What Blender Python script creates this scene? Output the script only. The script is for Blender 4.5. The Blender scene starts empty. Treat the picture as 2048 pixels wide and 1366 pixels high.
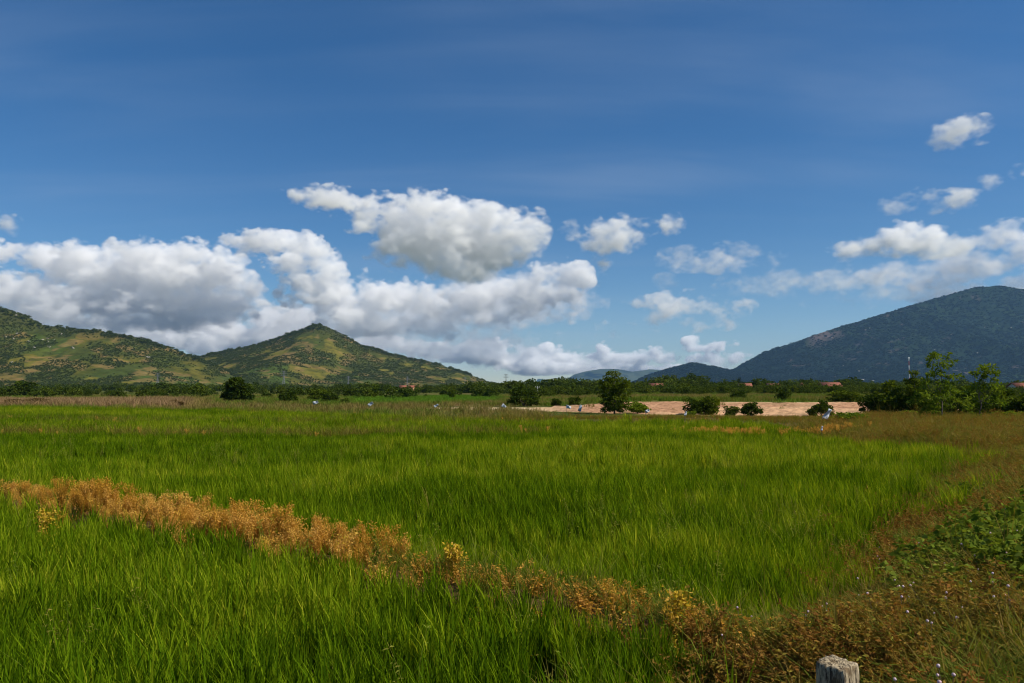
import bpy, math, random, time
import numpy as np
from mathutils import Vector, Matrix
T0 = time.time()
R = math.radians
sc = bpy.context.scene
COL = sc.collection

# ------------------------------------------------------------------ camera, sky, sun, exposure
CAM_Z, FPX, HOR = 2.0, 1593.0, 777.0          # eye height in m, focal length in px of a 2048 px wide frame, horizon row
PITCH = math.atan((HOR - 683) / FPX)
cd = bpy.data.cameras.new('camera'); cam = bpy.data.objects.new('camera', cd); COL.objects.link(cam)
cd.sensor_width = 36; cd.lens = FPX / 2048 * 36; cd.clip_start = .1; cd.clip_end = 60000
cam.location = (0, 0, CAM_Z); cam.rotation_euler = (R(90) + PITCH, 0, 0); sc.camera = cam
SUN_EL, SUN_AZ = R(47), R(108)                 # azimuth clockwise from +Y, the view direction
w = bpy.data.worlds.new('World'); sc.world = w; w.use_nodes = True
wt = w.node_tree; bg = wt.nodes['Background']
sk = wt.nodes.new('ShaderNodeTexSky'); sk.sky_type = 'NISHITA'; sk.sun_disc = False
sk.sun_elevation = SUN_EL; sk.sun_rotation = SUN_AZ
sk.altitude = 900; sk.air_density = 1.0; sk.dust_density = 0.0; sk.ozone_density = 4.0
SKY_STRENGTH = 0.074
bg.inputs[1].default_value = SKY_STRENGTH
sl = bpy.data.lights.new('sun', 'SUN'); sl.energy = 4.9; sl.angle = R(.53); sl.color = (1, .93, .80)
so = bpy.data.objects.new('sun', sl); COL.objects.link(so)
TOSUN = Vector((math.sin(SUN_AZ) * math.cos(SUN_EL), math.cos(SUN_AZ) * math.cos(SUN_EL), math.sin(SUN_EL)))
so.rotation_euler = TOSUN.to_track_quat('Z', 'Y').to_euler(); so.location = (0, 0, 30)
vs = sc.view_settings
vs.view_transform = 'Standard'; vs.look = 'None'; vs.gamma = 1; vs.use_curve_mapping = False; vs.exposure = 0.3
cy = sc.cycles
cy.volume_bounces = 10; cy.volume_step_rate = 3.0; cy.volume_max_steps = 200
cy.max_bounces = 10; cy.diffuse_bounces = 3; cy.glossy_bounces = 2; cy.transmission_bounces = 3; cy.transparent_max_bounces = 6
cy.use_denoising = True; cy.filter_width = 1.05; cy.caustics_reflective = False; cy.caustics_refractive = False

def sky_nodes():
    """Nishita sky, a little richer in blue, with thin high cirrus streaks."""
    n, l = wt.nodes, wt.links
    hs = n.new('ShaderNodeHueSaturation'); hs.inputs['Saturation'].default_value = 1.27; hs.inputs['Hue'].default_value = .502
    l.new(sk.outputs[0], hs.inputs['Color'])
    tc = n.new('ShaderNodeTexCoord'); sep = n.new('ShaderNodeSeparateXYZ'); l.new(tc.outputs['Generated'], sep.inputs[0])
    zz = n.new('ShaderNodeMath'); zz.operation = 'ADD'; zz.inputs[1].default_value = .12; l.new(sep.outputs[2], zz.inputs[0])
    dx = n.new('ShaderNodeMath'); dx.operation = 'DIVIDE'; l.new(sep.outputs[0], dx.inputs[0]); l.new(zz.outputs[0], dx.inputs[1])
    dy = n.new('ShaderNodeMath'); dy.operation = 'DIVIDE'; l.new(sep.outputs[1], dy.inputs[0]); l.new(zz.outputs[0], dy.inputs[1])
    cb = n.new('ShaderNodeCombineXYZ'); l.new(dx.outputs[0], cb.inputs[0]); l.new(dy.outputs[0], cb.inputs[1])
    mp = n.new('ShaderNodeMapping'); mp.inputs['Rotation'].default_value = (0, 0, R(-48)); mp.inputs['Location'].default_value = (3.4, 1.9, 0); mp.inputs['Scale'].default_value = (.55, 2.3, 1)
    l.new(cb.outputs[0], mp.inputs[0])
    nz = n.new('ShaderNodeTexNoise'); nz.inputs['Scale'].default_value = 1.0; nz.inputs['Detail'].default_value = 7; nz.inputs['Roughness'].default_value = .52; nz.inputs['Distortion'].default_value = .5
    l.new(mp.outputs[0], nz.inputs[0])
    n2 = n.new('ShaderNodeTexNoise'); n2.inputs['Scale'].default_value = .55; n2.inputs['Detail'].default_value = 3; l.new(cb.outputs[0], n2.inputs[0])
    mu = n.new('ShaderNodeMath'); mu.operation = 'MULTIPLY'; l.new(nz.outputs[0], mu.inputs[0]); l.new(n2.outputs[0], mu.inputs[1])
    mr = n.new('ShaderNodeMapRange'); mr.inputs[1].default_value = .17; mr.inputs[2].default_value = .46; mr.inputs[3].default_value = 0; mr.inputs[4].default_value = .17
    mr.interpolation_type = 'SMOOTHSTEP'; l.new(mu.outputs[0], mr.inputs[0])
    mx = n.new('ShaderNodeMix'); mx.data_type = 'RGBA'; l.new(mr.outputs[0], mx.inputs[0]); l.new(hs.outputs[0], mx.inputs[6]); mx.inputs[7].default_value = (4.7, 5.6, 7.0, 1)
    l.new(mx.outputs[2], bg.inputs[0])
sky_nodes()

# ------------------------------------------------------------------ helpers
def at(px, py, D):
    u = (px - 1024) / FPX; v = (683 - py) / FPX
    c, s = math.cos(PITCH), math.sin(PITCH)
    dy = c - v * s; dz = s + v * c
    return np.array([u / dy * D, D, CAM_Z + dz / dy * D])
def ground_d(py, z=0.0):
    """distance at which a row of the frame meets the level z"""
    return (CAM_Z - z) * FPX / max(py - HOR, .5)

def tag(o, label=None, cat=None, group=None, kind=None):
    if label: o['label'] = label
    if cat: o['category'] = cat
    if group: o['group'] = group
    if kind: o['kind'] = kind
    return o
def mesh_np(name, V, F, mats=(), attrs=None, smooth=False, mi=None):
    """mesh from numpy vertices and equal-sized faces; attrs: {name: per-vertex floats or rgb}"""
    V = np.asarray(V, np.float32); F = np.asarray(F, np.int32)
    me = bpy.data.meshes.new(name); k = F.shape[1]
    me.vertices.add(len(V)); me.vertices.foreach_set('co', V.ravel())
    me.loops.add(F.size); me.loops.foreach_set('vertex_index', F.ravel())
    me.polygons.add(len(F)); me.polygons.foreach_set('loop_start', np.arange(0, F.size, k, dtype=np.int32))
    if smooth: me.polygons.foreach_set('use_smooth', np.ones(len(F), bool))
    for m in (mats if isinstance(mats, (list, tuple)) else [mats]): me.materials.append(m)
    if mi is not None: me.polygons.foreach_set('material_index', np.asarray(mi, np.int32))
    for a, v in (attrs or {}).items():
        v = np.asarray(v, np.float32)
        if v.ndim == 1:
            me.attributes.new(a, 'FLOAT', 'POINT').data.foreach_set('value', v)
        else:
            c = np.ones((len(v), 4), np.float32); c[:, :3] = v
            me.attributes.new(a, 'FLOAT_COLOR', 'POINT').data.foreach_set('color', c.ravel())
    me.update(calc_edges=True)
    return me
def ob(name, me, parent=None, loc=(0, 0, 0), rz=0, scale=None):
    o = bpy.data.objects.new(name, me); COL.objects.link(o); o.parent = parent
    o.location = loc; o.rotation_euler = (0, 0, rz)
    if scale is not None: o.scale = scale if hasattr(scale, '__len__') else (scale,) * 3
    return o
def empty(name, loc, rz=0, scale=1):
    o = bpy.data.objects.new(name, None); COL.objects.link(o); o.location = loc; o.rotation_euler = (0, 0, rz); o.scale = (scale,) * 3
    o.empty_display_size = .2
    return o
class MB:
    """collects quads (boxes, tubes) into one mesh"""
    def __init__(s): s.V = []; s.F = []; s.n = 0
    def add(s, V, F):
        s.V.append(np.asarray(V, float)); s.F.append(np.asarray(F, int) + s.n); s.n += len(V); return s
    def box(s, c, d, rz=0):
        x, y, z = np.array(d) / 2
        V = np.array([(a * x, b * y, e * z) for e in (-1, 1) for a, b in ((-1, -1), (1, -1), (1, 1), (-1, 1))])
        ca, sa = math.cos(rz), math.sin(rz)
        V = np.c_[V[:, 0] * ca - V[:, 1] * sa, V[:, 0] * sa + V[:, 1] * ca, V[:, 2]] + np.array(c)
        return s.add(V, [(3, 2, 1, 0), (4, 5, 6, 7), (0, 1, 5, 4), (1, 2, 6, 5), (2, 3, 7, 6), (3, 0, 4, 7)])
    def tube(s, pts, rad, k=6):
        pts = np.asarray(pts, float); n = len(pts); rad = np.broadcast_to(rad, (n,))
        V = []
        for i in range(n):
            t = pts[min(i + 1, n - 1)] - pts[max(i - 1, 0)]; t = t / (np.linalg.norm(t) + 1e-9)
            a = np.cross(t, (0, 0, 1) if abs(t[2]) < .9 else (1, 0, 0)); a /= np.linalg.norm(a); b = np.cross(t, a)
            for j in range(k):
                q = 2 * math.pi * j / k; V.append(pts[i] + rad[i] * (math.cos(q) * a + math.sin(q) * b))
        F = [(i * k + j, i * k + (j + 1) % k, (i + 1) * k + (j + 1) % k, (i + 1) * k + j) for i in range(n - 1) for j in range(k)]
        F += [((n - 1) * k + j, (n - 1) * k + (j + 1) % k, (n - 1) * k + (j + 2) % k, (n - 1) * k + (j + 2) % k) for j in ()]
        return s.add(V, F)
    def mesh(s, name, mat, smooth=False, attrs=None):
        return mesh_np(name, np.concatenate(s.V), np.concatenate(s.F), [mat], attrs, smooth)

def _hash(ix, iy, seed):
    h = (ix.astype(np.int64) * 374761393 + iy.astype(np.int64) * 668265263 + seed * 974634777) & 0xffffffff
    h = ((h ^ (h >> 13)) * 1274126177) & 0xffffffff
    return ((h ^ (h >> 16)) & 0xffffff) / float(0xffffff)
def vnoise(x, y, seed=0):
    x = np.asarray(x, float); y = np.asarray(y, float)
    ix = np.floor(x); iy = np.floor(y); fx = x - ix; fy = y - iy
    fx = fx * fx * fx * (fx * (fx * 6 - 15) + 10); fy = fy * fy * fy * (fy * (fy * 6 - 15) + 10)
    a = _hash(ix, iy, seed); b = _hash(ix + 1, iy, seed); c = _hash(ix, iy + 1, seed); d = _hash(ix + 1, iy + 1, seed)
    return (a * (1 - fx) + b * fx) * (1 - fy) + (c * (1 - fx) + d * fx) * fy
def fbm(x, y, seed=0, oct=4, gain=.5):
    s = 0; a = 1; t = 0
    for i in range(oct):
        s = s + a * vnoise(np.asarray(x) * 2 ** i + 17.3 * i, np.asarray(y) * 2 ** i - 9.1 * i, seed + i); t += a; a *= gain
    return s / t
def sstep(a, b, x):
    t = np.clip((np.asarray(x, float) - a) / (b - a), 0, 1); return t * t * (3 - 2 * t)
def in_poly(x, y, poly):
    c = np.zeros(np.shape(x), bool); n = len(poly)
    for i in range(n):
        (x0, y0), (x1, y1) = poly[i], poly[i - 1]
        if y0 == y1: continue
        c ^= ((y0 > y) != (y1 > y)) & (x < (x1 - x0) * (y - y0) / (y1 - y0) + x0)
    return c
def d_line(x, y, pts):
    d = np.full(np.shape(x), 1e9)
    for (x0, y0), (x1, y1) in zip(pts[:-1], pts[1:]):
        ax, ay = x1 - x0, y1 - y0; t = np.clip(((x - x0) * ax + (y - y0) * ay) / (ax * ax + ay * ay), 0, 1)
        d = np.minimum(d, np.hypot(x - x0 - t * ax, y - y0 - t * ay))
    return d

# ------------------------------------------------------------------ materials
def new_mat(name):
    m = bpy.data.materials.new(name); m.use_nodes = True; m.node_tree.nodes.clear()
    return m, m.node_tree.nodes, m.node_tree.links
def leaf_mat(name, cols, transl=.32, inst=0.0, gloss=.0, rough=.5):
    """leaves: colour from a per-leaf value (and the plant's own value where it is scattered), partly see-through to light"""
    m, n, l = new_mat(name)
    a = n.new('ShaderNodeAttribute'); a.attribute_name = 'lt'
    val = a.outputs['Fac']
    if inst:
        b = n.new('ShaderNodeAttribute'); b.attribute_type = 'INSTANCER'; b.attribute_name = 'tint'
        mx = n.new('ShaderNodeMix'); mx.inputs[0].default_value = inst; l.new(val, mx.inputs[2]); l.new(b.outputs['Fac'], mx.inputs[3]); val = mx.outputs[0]
    r = n.new('ShaderNodeValToRGB'); l.new(val, r.inputs[0])
    e = r.color_ramp.elements
    while len(e) < len(cols): e.new(.5)
    for i, c in enumerate(cols):
        e[i].position = i / (len(cols) - 1); e[i].color = (*c, 1)
    d = n.new('ShaderNodeBsdfDiffuse'); t = n.new('ShaderNodeBsdfTranslucent'); s = n.new('ShaderNodeMixShader'); o = n.new('ShaderNodeOutputMaterial')
    l.new(r.outputs[0], d.inputs[0])
    g = n.new('ShaderNodeMix'); g.data_type = 'RGBA'; g.blend_type = 'MULTIPLY'; g.inputs[0].default_value = 1; l.new(r.outputs[0], g.inputs[6]); g.inputs[7].default_value = (1.25, 1.15, .5, 1)
    l.new(g.outputs[2], t.inputs[0]); s.inputs[0].default_value = transl
    l.new(d.outputs[0], s.inputs[1]); l.new(t.outputs[0], s.inputs[2])
    out = s.outputs[0]
    if gloss:
        gl = n.new('ShaderNodeBsdfGlossy'); gl.inputs['Roughness'].default_value = rough; gl.inputs[0].default_value = (.9, .95, 1, 1)
        s2 = n.new('ShaderNodeMixShader'); s2.inputs[0].default_value = gloss; l.new(out, s2.inputs[1]); l.new(gl.outputs[0], s2.inputs[2]); out = s2.outputs[0]
    l.new(out, o.inputs[0])
    return m
def rough_mat(name, col, col2=None, scale=8, rough=.9, bump=.3, detail=6, stretch=(1, 1, 1), contrast=(.35, .65)):
    m, n, l = new_mat(name)
    o = n.new('ShaderNodeOutputMaterial'); p = n.new('ShaderNodeBsdfPrincipled'); p.inputs['Roughness'].default_value = rough; p.inputs['Specular IOR Level'].default_value = .2
    tc = n.new('ShaderNodeTexCoord'); mp = n.new('ShaderNodeMapping'); mp.inputs['Scale'].default_value = stretch; l.new(tc.outputs['Object'], mp.inputs[0])
    nz = n.new('ShaderNodeTexNoise'); nz.inputs['Scale'].default_value = scale; nz.inputs['Detail'].default_value = detail; nz.inputs['Roughness'].default_value = .65; l.new(mp.outputs[0], nz.inputs[0])
    mr = n.new('ShaderNodeMapRange'); mr.inputs[1].default_value = contrast[0]; mr.inputs[2].default_value = contrast[1]; l.new(nz.outputs[0], mr.inputs[0])
    mx = n.new('ShaderNodeMix'); mx.data_type = 'RGBA'; l.new(mr.outputs[0], mx.inputs[0]); mx.inputs[6].default_value = (*col, 1); mx.inputs[7].default_value = (*(col2 or col), 1)
    l.new(mx.outputs[2], p.inputs['Base Color'])
    if bump:
        b = n.new('ShaderNodeBump'); b.inputs['Strength'].default_value = bump; b.inputs['Distance'].default_value = .02; l.new(nz.outputs[0], b.inputs['Height']); l.new(b.outputs[0], p.inputs['Normal'])
    l.new(p.outputs[0], o.inputs[0])
    return m
def cover_mat(name, nscale, namp=.5, bump=0, bdist=1.0):
    """land surfaces: colour of the ground cover stored per vertex, broken up by noise"""
    m, n, l = new_mat(name)
    o = n.new('ShaderNodeOutputMaterial'); p = n.new('ShaderNodeBsdfDiffuse')
    a = n.new('ShaderNodeAttribute'); a.attribute_name = 'cover'
    tc = n.new('ShaderNodeTexCoord')
    nz = n.new('ShaderNodeTexNoise'); nz.inputs['Scale'].default_value = nscale; nz.inputs['Detail'].default_value = 8; nz.inputs['Roughness'].default_value = .7; l.new(tc.outputs['Object'], nz.inputs[0])
    mr = n.new('ShaderNodeMapRange'); mr.inputs[1].default_value = .3; mr.inputs[2].default_value = .7; mr.inputs[3].default_value = 1 - namp; mr.inputs[4].default_value = 1 + namp; l.new(nz.outputs[0], mr.inputs[0])
    mx = n.new('ShaderNodeMix'); mx.data_type = 'RGBA'; mx.blend_type = 'MULTIPLY'; mx.inputs[0].default_value = 1
    l.new(a.outputs['Color'], mx.inputs[6]); l.new(mr.outputs[0], mx.inputs[7]); l.new(mx.outputs[2], p.inputs[0])
    if bump:
        b = n.new('ShaderNodeBump'); b.inputs['Strength'].default_value = bump; b.inputs['Distance'].default_value = bdist; l.new(nz.outputs[0], b.inputs['Height']); l.new(b.outputs[0], p.inputs['Normal'])
    l.new(p.outputs[0], o.inputs[0])
    return m

M_GROUND = cover_mat('ground_cover', 2.2, .45, .6, .05)
M_HILL = cover_mat('hill_cover', .06, .35, .5, 3)
M_MOUNT = cover_mat('mountain_cover', .03, .25, .5, 8)
RICE_COLS = [(.022, .058, .002), (.096, .172, .004), (.195, .268, .008), (.44, .43, .03)]
M_RICE = leaf_mat('rice_blade', RICE_COLS, .40, .5)
M_SEDGE = leaf_mat('weed_blade', [(.10, .17, .012), (.20, .24, .03), (.36, .27, .06)], .35, .5)
M_DRY = leaf_mat('dry_weed', [(.30, .13, .015), (.54, .30, .04), (.64, .37, .10), (.70, .54, .045)], .4, .55)
M_YELLOW = leaf_mat('yellow_weed', [(.36, .24, .02), (.52, .36, .03), (.58, .34, .08)], .3)
M_VERGE = leaf_mat('verge_grass', [(.055, .095, .012), (.11, .145, .018), (.19, .15, .03), (.27, .17, .055)], .35, .5)
M_HERB = leaf_mat('verge_herb', [(.16, .06, .018), (.25, .12, .03), (.23, .18, .03), (.14, .20, .026)], .32, .45)
M_CREEP = leaf_mat('creeper_leaf', [(.07, .115, .012), (.13, .18, .02), (.24, .27, .045)], .35, .3)
M_LEAF_DK = leaf_mat('leaf_dark', [(.018, .036, .005), (.042, .07, .009), (.085, .115, .013)], .3)
M_LEAF_MD = leaf_mat('leaf_mid', [(.03, .055, .006), (.07, .105, .01), (.14, .17, .018)], .35)
M_LEAF_LT = leaf_mat('leaf_light', [(.05, .09, .008), (.11, .17, .014), (.22, .27, .03)], .4)
M_WOOD = leaf_mat('wood_leaf', [(.022, .042, .006), (.055, .082, .010), (.115, .14, .018)], .3, .5)
M_SCRUB = leaf_mat('scrub_leaf', [(.044, .064, .011), (.064, .086, .014), (.09, .108, .018)], .4, .5)
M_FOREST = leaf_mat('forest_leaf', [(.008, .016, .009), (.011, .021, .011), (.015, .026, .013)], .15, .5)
M_BARK = rough_mat('bark', (.07, .05, .035), (.16, .13, .10), 14, .95, .5, stretch=(1, 1, .3))
M_STICK = rough_mat('stick', (.12, .08, .05), (.2, .15, .1), 20)
M_PLASTIC = rough_mat('flag_plastic', (.36, .39, .44), (.52, .54, .56), 6, .45, .2)
M_STONE = rough_mat('pale_stone', (.42, .33, .27), (.62, .52, .44), 5, .9, .6)
M_ROCK = rough_mat('hill_rock', (.26, .24, .20), (.42, .39, .34), .3, .95, .4)
M_ROOF = rough_mat('roof_tile', (.17, .06, .035), (.26, .10, .06), 1.5, .85, .2)
M_WALL_W = rough_mat('wall_white', (.62, .58, .52), (.72, .69, .63), .8, .9, .1)
M_WALL_O = rough_mat('wall_ochre', (.60, .36, .16), (.68, .42, .2), .8, .9, .1)
M_DARK = rough_mat('opening_dark', (.03, .03, .035), (.05, .05, .05), 2, .4, 0)
M_STEEL = rough_mat('galvanised_steel', (.15, .16, .165), (.22, .23, .24), .5, .5, 0)
M_RED = rough_mat('tower_red', (.35, .06, .04), (.42, .08, .05), .5, .6, 0)
M_WHITE = rough_mat('tower_white', (.7, .7, .7), (.8, .8, .8), .5, .6, 0)
M_CONCRETE = rough_mat('pole_concrete', (.45, .44, .42), (.6, .58, .55), 4, .9, .2)
M_PINK = rough_mat('flower_pink', (.55, .36, .38), (.66, .50, .50), 60, .9, .3)

# ------------------------------------------------------------------ lay of the land
def polyline(px_rows, z=.1):
    return [tuple(at(px, py, ground_d(py, z))[:2]) for px, py in px_rows]
VERGE_EDGE = polyline([(1330, 1480), (1420, 1366), (1490, 1300), (1600, 1225), (1730, 1140), (1835, 1035), (1925, 955), (1945, 918), (1850, 903), (1715, 893), (1640, 878), (1555, 858)])
FAR_EDGE = [(13.0, 41), (6, 42), (-0.7, 45), (-10, 51), (-22, 64), (-50, 76), (-75, 78)]
RICE_POLY = [(.3, 1.5)] + VERGE_EDGE + FAR_EDGE + [(-75, 20), (-12, 1.5)]
BUND = [(-16, 18.2), (-11.5, 15.3), (-8.5, 13.3), (-4.9, 10.7), (-2.3, 8.7), (-.9, 7.6), (-.1, 7.1), (.56, 6.7), (1.08, 6.1), (1.45, 5.6), (1.75, 5.2)]
BUND2 = [(-60, 37), (-28, 33.5), (-12, 31.5), (-4, 32), (2, 34)]
BUND3 = [(-60, 52), (-34, 46), (-18, 43), (-8, 42), (0, 43), (11, 44)]
def sand_edge(u):   # near edge (distance), width and rise of the ploughed sandy field, by bearing
    return (np.interp(u, [-.1, .0, .135, .3, .45, .6], [77, 72, 64, 57.5, 54.5, 53]),
            np.interp(u, [-.1, .05, .15, .45], [5, 8, 19, 21]), np.interp(u, [-.1, .05, .16, .45], [.08, .2, .56, .58]))
def gz(x, y):
    x = np.asarray(x, float); y = np.asarray(y, float)
    D = np.hypot(x, y); u = x / np.maximum(y, 1)
    z = .03 * (fbm(x * 1.3, y * 1.3, 3, 3) - .5) * np.clip(D / 3, 0, 1)
    z = z + .24 * np.exp(-(d_line(x, y, BUND) / .5) ** 2) * (y > 0)
    z = z + .12 * np.exp(-(d_line(x, y, BUND2) / .6) ** 2) + .12 * np.exp(-(d_line(x, y, BUND3) / .6) ** 2)
    inr = in_poly(x, y, RICE_POLY)
    s = np.where(inr, 0, d_line(x, y, VERGE_EDGE))
    right = (x > -.5) & ~inr & (y < 52)
    near = np.interp(y, [0, 9, 22, 40], [.62, .6, .35, .28])
    z = z + np.where(right, near * sstep(0, 1.7, s) * sstep(52, 44, y) + .06 * (fbm(x * 2, y * 2, 8, 3) - .5), 0)
    back = (y < 4) & ~inr
    z = z + np.where((y < 2.5) & ~right, .5 * sstep(2.5, -1, y), 0) * (x > -20)
    d0, wd, rise = sand_edge(u)
    t = sstep(0, 1, (y - d0) / wd)
    sand = (u > -.12) & (u < .62) & (y > 30)
    fade = sstep(-.12, -.08, u) * sstep(.62, .5, u)
    z = z + np.where(sand, t * rise * fade, 0)
    fur = sand & (y > d0) & (y < d0 + wd) & (u > .05)
    z = z + np.where(fur, .13 * np.sin((x * .80 + y * .60) * 2 * math.pi / 1.7 + 2.5 * fbm(x / 4, y / 4, 15, 2)) * (.5 + fbm(x / 3, y / 3, 16, 2)) * sstep(0, .1, (y - d0) / wd), 0)
    z = z + (fbm(x / 40, y / 40, 11, 3) - .5) * .5 * sstep(85, 200, D)
    return z
def cover(x, y):
    """base colour of the ground cover"""
    D = np.hypot(x, y); u = x / np.maximum(y, 1)
    n1 = fbm(x / 6, y / 6, 21, 4); n2 = fbm(x / 30, y / 18, 22, 4); n3 = fbm(x / 1.2, y / 1.2, 23, 3)
    C = np.zeros(np.shape(x) + (3,))
    def put(mask, col):
        m = np.clip(mask, 0, 1)[..., None]; C[:] = C * (1 - m) + np.array(col) * m
    C[:] = (.085, .085, .025)
    put(sstep(.42, .6, n2), (.05, .075, .016)); put(sstep(.55, .7, n1) * .7, (.15, .11, .04))
    far = sstep(250, 600, D); put(far, (.05, .062, .016))
    put(far * sstep(.46, .58, n2), (.11, .115, .03)); put(far * sstep(.56, .66, fbm(x / 60, y / 200, 24, 3)) * .7, (.16, .13, .05))
    inr = in_poly(x, y, RICE_POLY)
    verge = (~inr) & (y < 52) & (x > 0)
    put(verge * 1., (.10, .075, .03)); put(verge * sstep(.45, .65, n3), (.06, .06, .02))
    put(inr * 1., (.03, .026, .012)); put((inr & (D > 25)) * .6, (.04, .06, .008))
    put(np.exp(-(d_line(x, y, BUND) / .6) ** 2) * (y > 0), (.13, .075, .035))
    # dry pinkish-brown grassland on the far left, a green field beyond it, brown and sandy strips
    put(sstep(78, 84, y) * sstep(150, 120, y) * sstep(-.36, -.42, u + .06 * (n2 - .5)), (.20, .13, .085))
    put(sstep(100, 110, y) * sstep(240, 200, y) * sstep(-.22, -.19, u + .03 * (n1 - .5)) * sstep(.0, -.03, u), (.09, .19, .014))
    put(sstep(84, 90, y) * sstep(140, 118, y) * sstep(-.12, -.07, u) * sstep(.1, .06, u), (.16, .10, .055))
    put(sstep(150, 170, y) * sstep(260, 235, y) * sstep(-.34, -.3, u) * sstep(-.18, -.22, u), (.23, .19, .075))
    d0, wd, rise = sand_edge(u)
    d0 = d0 + 5 * (fbm(x / 5, y / 5, 25, 3) - .5)
    s = sstep(0, .08, (y - d0) / wd) * sstep(1.0, .96, (y - d0) / wd) * sstep(-.11, -.09, u) * sstep(.62, .5, u)
    put(s, (.45, .25, .14)); put(s * sstep(.42, .6, n1) * .7, (.54, .34, .19)); put(s * sstep(.56, .7, fbm(x / 3, y / 5, 27, 3)) * .5, (.28, .19, .10)); put(s * sstep(.10, .0, u), (.50, .38, .22))
    road = sstep(1.0, 1.03, (y - d0) / wd) * sstep(1.34, 1.28, (y - d0) / wd) * sstep(.1, .14, u) * sstep(.42, .38, u)
    put(road, (.44, .32, .18))
    g2 = sstep(1.3, 1.45, (y - d0) / wd) * sstep(170, 150, y) * sstep(.08, .12, u) * sstep(.5, .4, u)
    put(g2, (.085, .12, .02)); put(g2 * sstep(.5, .62, n2) * .8, (.20, .15, .06))
    return np.clip(C * (.8 + .4 * n1)[..., None], 0, 1)

def build_ground():
    a = np.concatenate([np.linspace(-180, -50, 36, endpoint=False), np.linspace(-50, 50, 460, endpoint=False), np.linspace(50, 180, 36, endpoint=False)])
    r = np.unique(np.r_[np.geomspace(.6, 52, 190), np.linspace(52, 90, 150), np.geomspace(90.3, 12900, 190)])
    A, RR = np.meshgrid(np.radians(a), r, indexing='ij')
    X = np.sin(A) * RR; Y = np.cos(A) * RR
    Z = gz(X, Y); C = cover(X, Y)
    na, nr = A.shape
    V = np.c_[X.ravel(), Y.ravel(), Z.ravel()]; i, j = np.meshgrid(np.arange(na), np.arange(nr - 1), indexing='ij')
    i2 = (i + 1) % na
    F = np.stack([i * nr + j, i2 * nr + j, i2 * nr + j + 1, i * nr + j + 1], -1).reshape(-1, 4)[:, ::-1]
    me = mesh_np('ground', V, F, [M_GROUND], {'cover': C.reshape(-1, 3)}, True)
    tag(ob('ground', me), 'flat farmland reaching to the foot of the hills', kind='structure')
build_ground()

def hill(name, label, prof, D, front, back, nx, ny, mat, colfn, seed, spur=.16, rough=.02, xr=None):
    """ridge whose crest follows PROF (row of the frame by column) at distance D, falling to the plain in front and behind"""
    px = [p[0] for p in prof]; xs = np.array([at(p[0], p[1], D)[0] for p in prof]); hs = np.array([max(0., at(p[0], p[1], D)[2]) for p in prof])
    X, Y = np.meshgrid(np.linspace(xs[0], xs[-1], nx), np.linspace(D - front, D + back, ny), indexing='ij')
    hx = np.interp(X, xs, hs)
    t = np.where(Y < D, (D - Y) / front, (Y - D) / back)
    hm = hs.max()
    reach = np.clip(.35 + .65 * (hx / hm) ** .7, .05, 1)          # lower crest, shorter slope
    tt = np.clip(t / reach, 0, 1)
    f = (1 - tt) ** 1.25 * (1 - .35 * np.sin(tt * math.pi) * .4)
    sp = 1 - np.abs(2 * fbm(X / (front * .30) + Y / (front * 1.6), Y / (front * 1.1), seed, 4) - 1) * 1.0
    Z = hx * f * (1 + spur * 2.2 * (sp - .75) * np.sin(np.clip(tt, 0, 1) * math.pi))
    Z = Z + hm * rough * (fbm(X / (front * .05), Y / (front * .05), seed + 5, 4) - .5) * sstep(0, .25, f) * 1.6
    Z = Z - 3 * sstep(.85, 1, tt)
    C = colfn(X, Y, Z, tt, seed)
    V = np.c_[X.ravel(), Y.ravel(), Z.ravel()]; i, j = np.meshgrid(np.arange(nx - 1), np.arange(ny - 1), indexing='ij')
    F = np.stack([i * ny + j, (i + 1) * ny + j, (i + 1) * ny + j + 1, i * ny + j + 1], -1).reshape(-1, 4)
    keep = (Z.ravel()[F] > -2.5).any(1)
    me = mesh_np(name, V, F[keep], [mat], {'cover': C.reshape(-1, 3)}, True)
    tag(ob(name, me), label, kind='structure')
    return X, Y, Z, tt
def scrub_mask(x, y, sd):
    return sstep(.455, .545, .6 * fbm(x / 42, y / 60, 130 + sd, 4) + .4 * fbm(x / 150, y / 200, 140 + sd, 3))
def col_green(X, Y, Z, tt, seed):
    n1 = fbm(X / 130, Y / 200, seed + 30, 4); n2 = fbm(X / 42, Y / 60, seed + 31, 4); n3 = fbm(X / 12, Y / 16, seed + 32, 3)
    # cleared plots: cells of a sheared grid, some lighter and yellower
    sx = X * .9 + Y * .25 + 40 * (n1 - .5); sy = Y * 1.0 - X * .15 + 50 * (n2 - .5)
    cell = _hash(np.floor(sx / 75), np.floor(sy / 120), seed + 40)
    C = np.zeros(X.shape + (3,)); C[:] = (.052, .068, .012)
    def put(m, c):
        m = np.clip(m, 0, 1)[..., None]; C[:] = C * (1 - m) + np.array(c) * m
    put(sstep(.40, .60, n2), (.085, .088, .016)); put(sstep(.48, .62, n1) * .8, (.036, .06, .013))
    put((cell > .74) * .75 * (tt > .12), (.125, .125, .022)); put((cell < .06) * .6, (.16, .125, .04)); put(((cell > .3) & (cell < .5)) * .6, (.045, .085, .014))
    put(scrub_mask(X, Y, seed) * .85, (.038, .056, .011)); put(sstep(.52, .68, n3) * .6, (.036, .052, .012)); put(sstep(.14, .02, tt) * .7, (.045, .055, .016))
    put(sstep(.60, .68, fbm(X / 30, Y / 30, seed + 44, 4)) * .5, (.19, .14, .06))
    return C * np.array((1.12, .97, .88))
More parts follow.
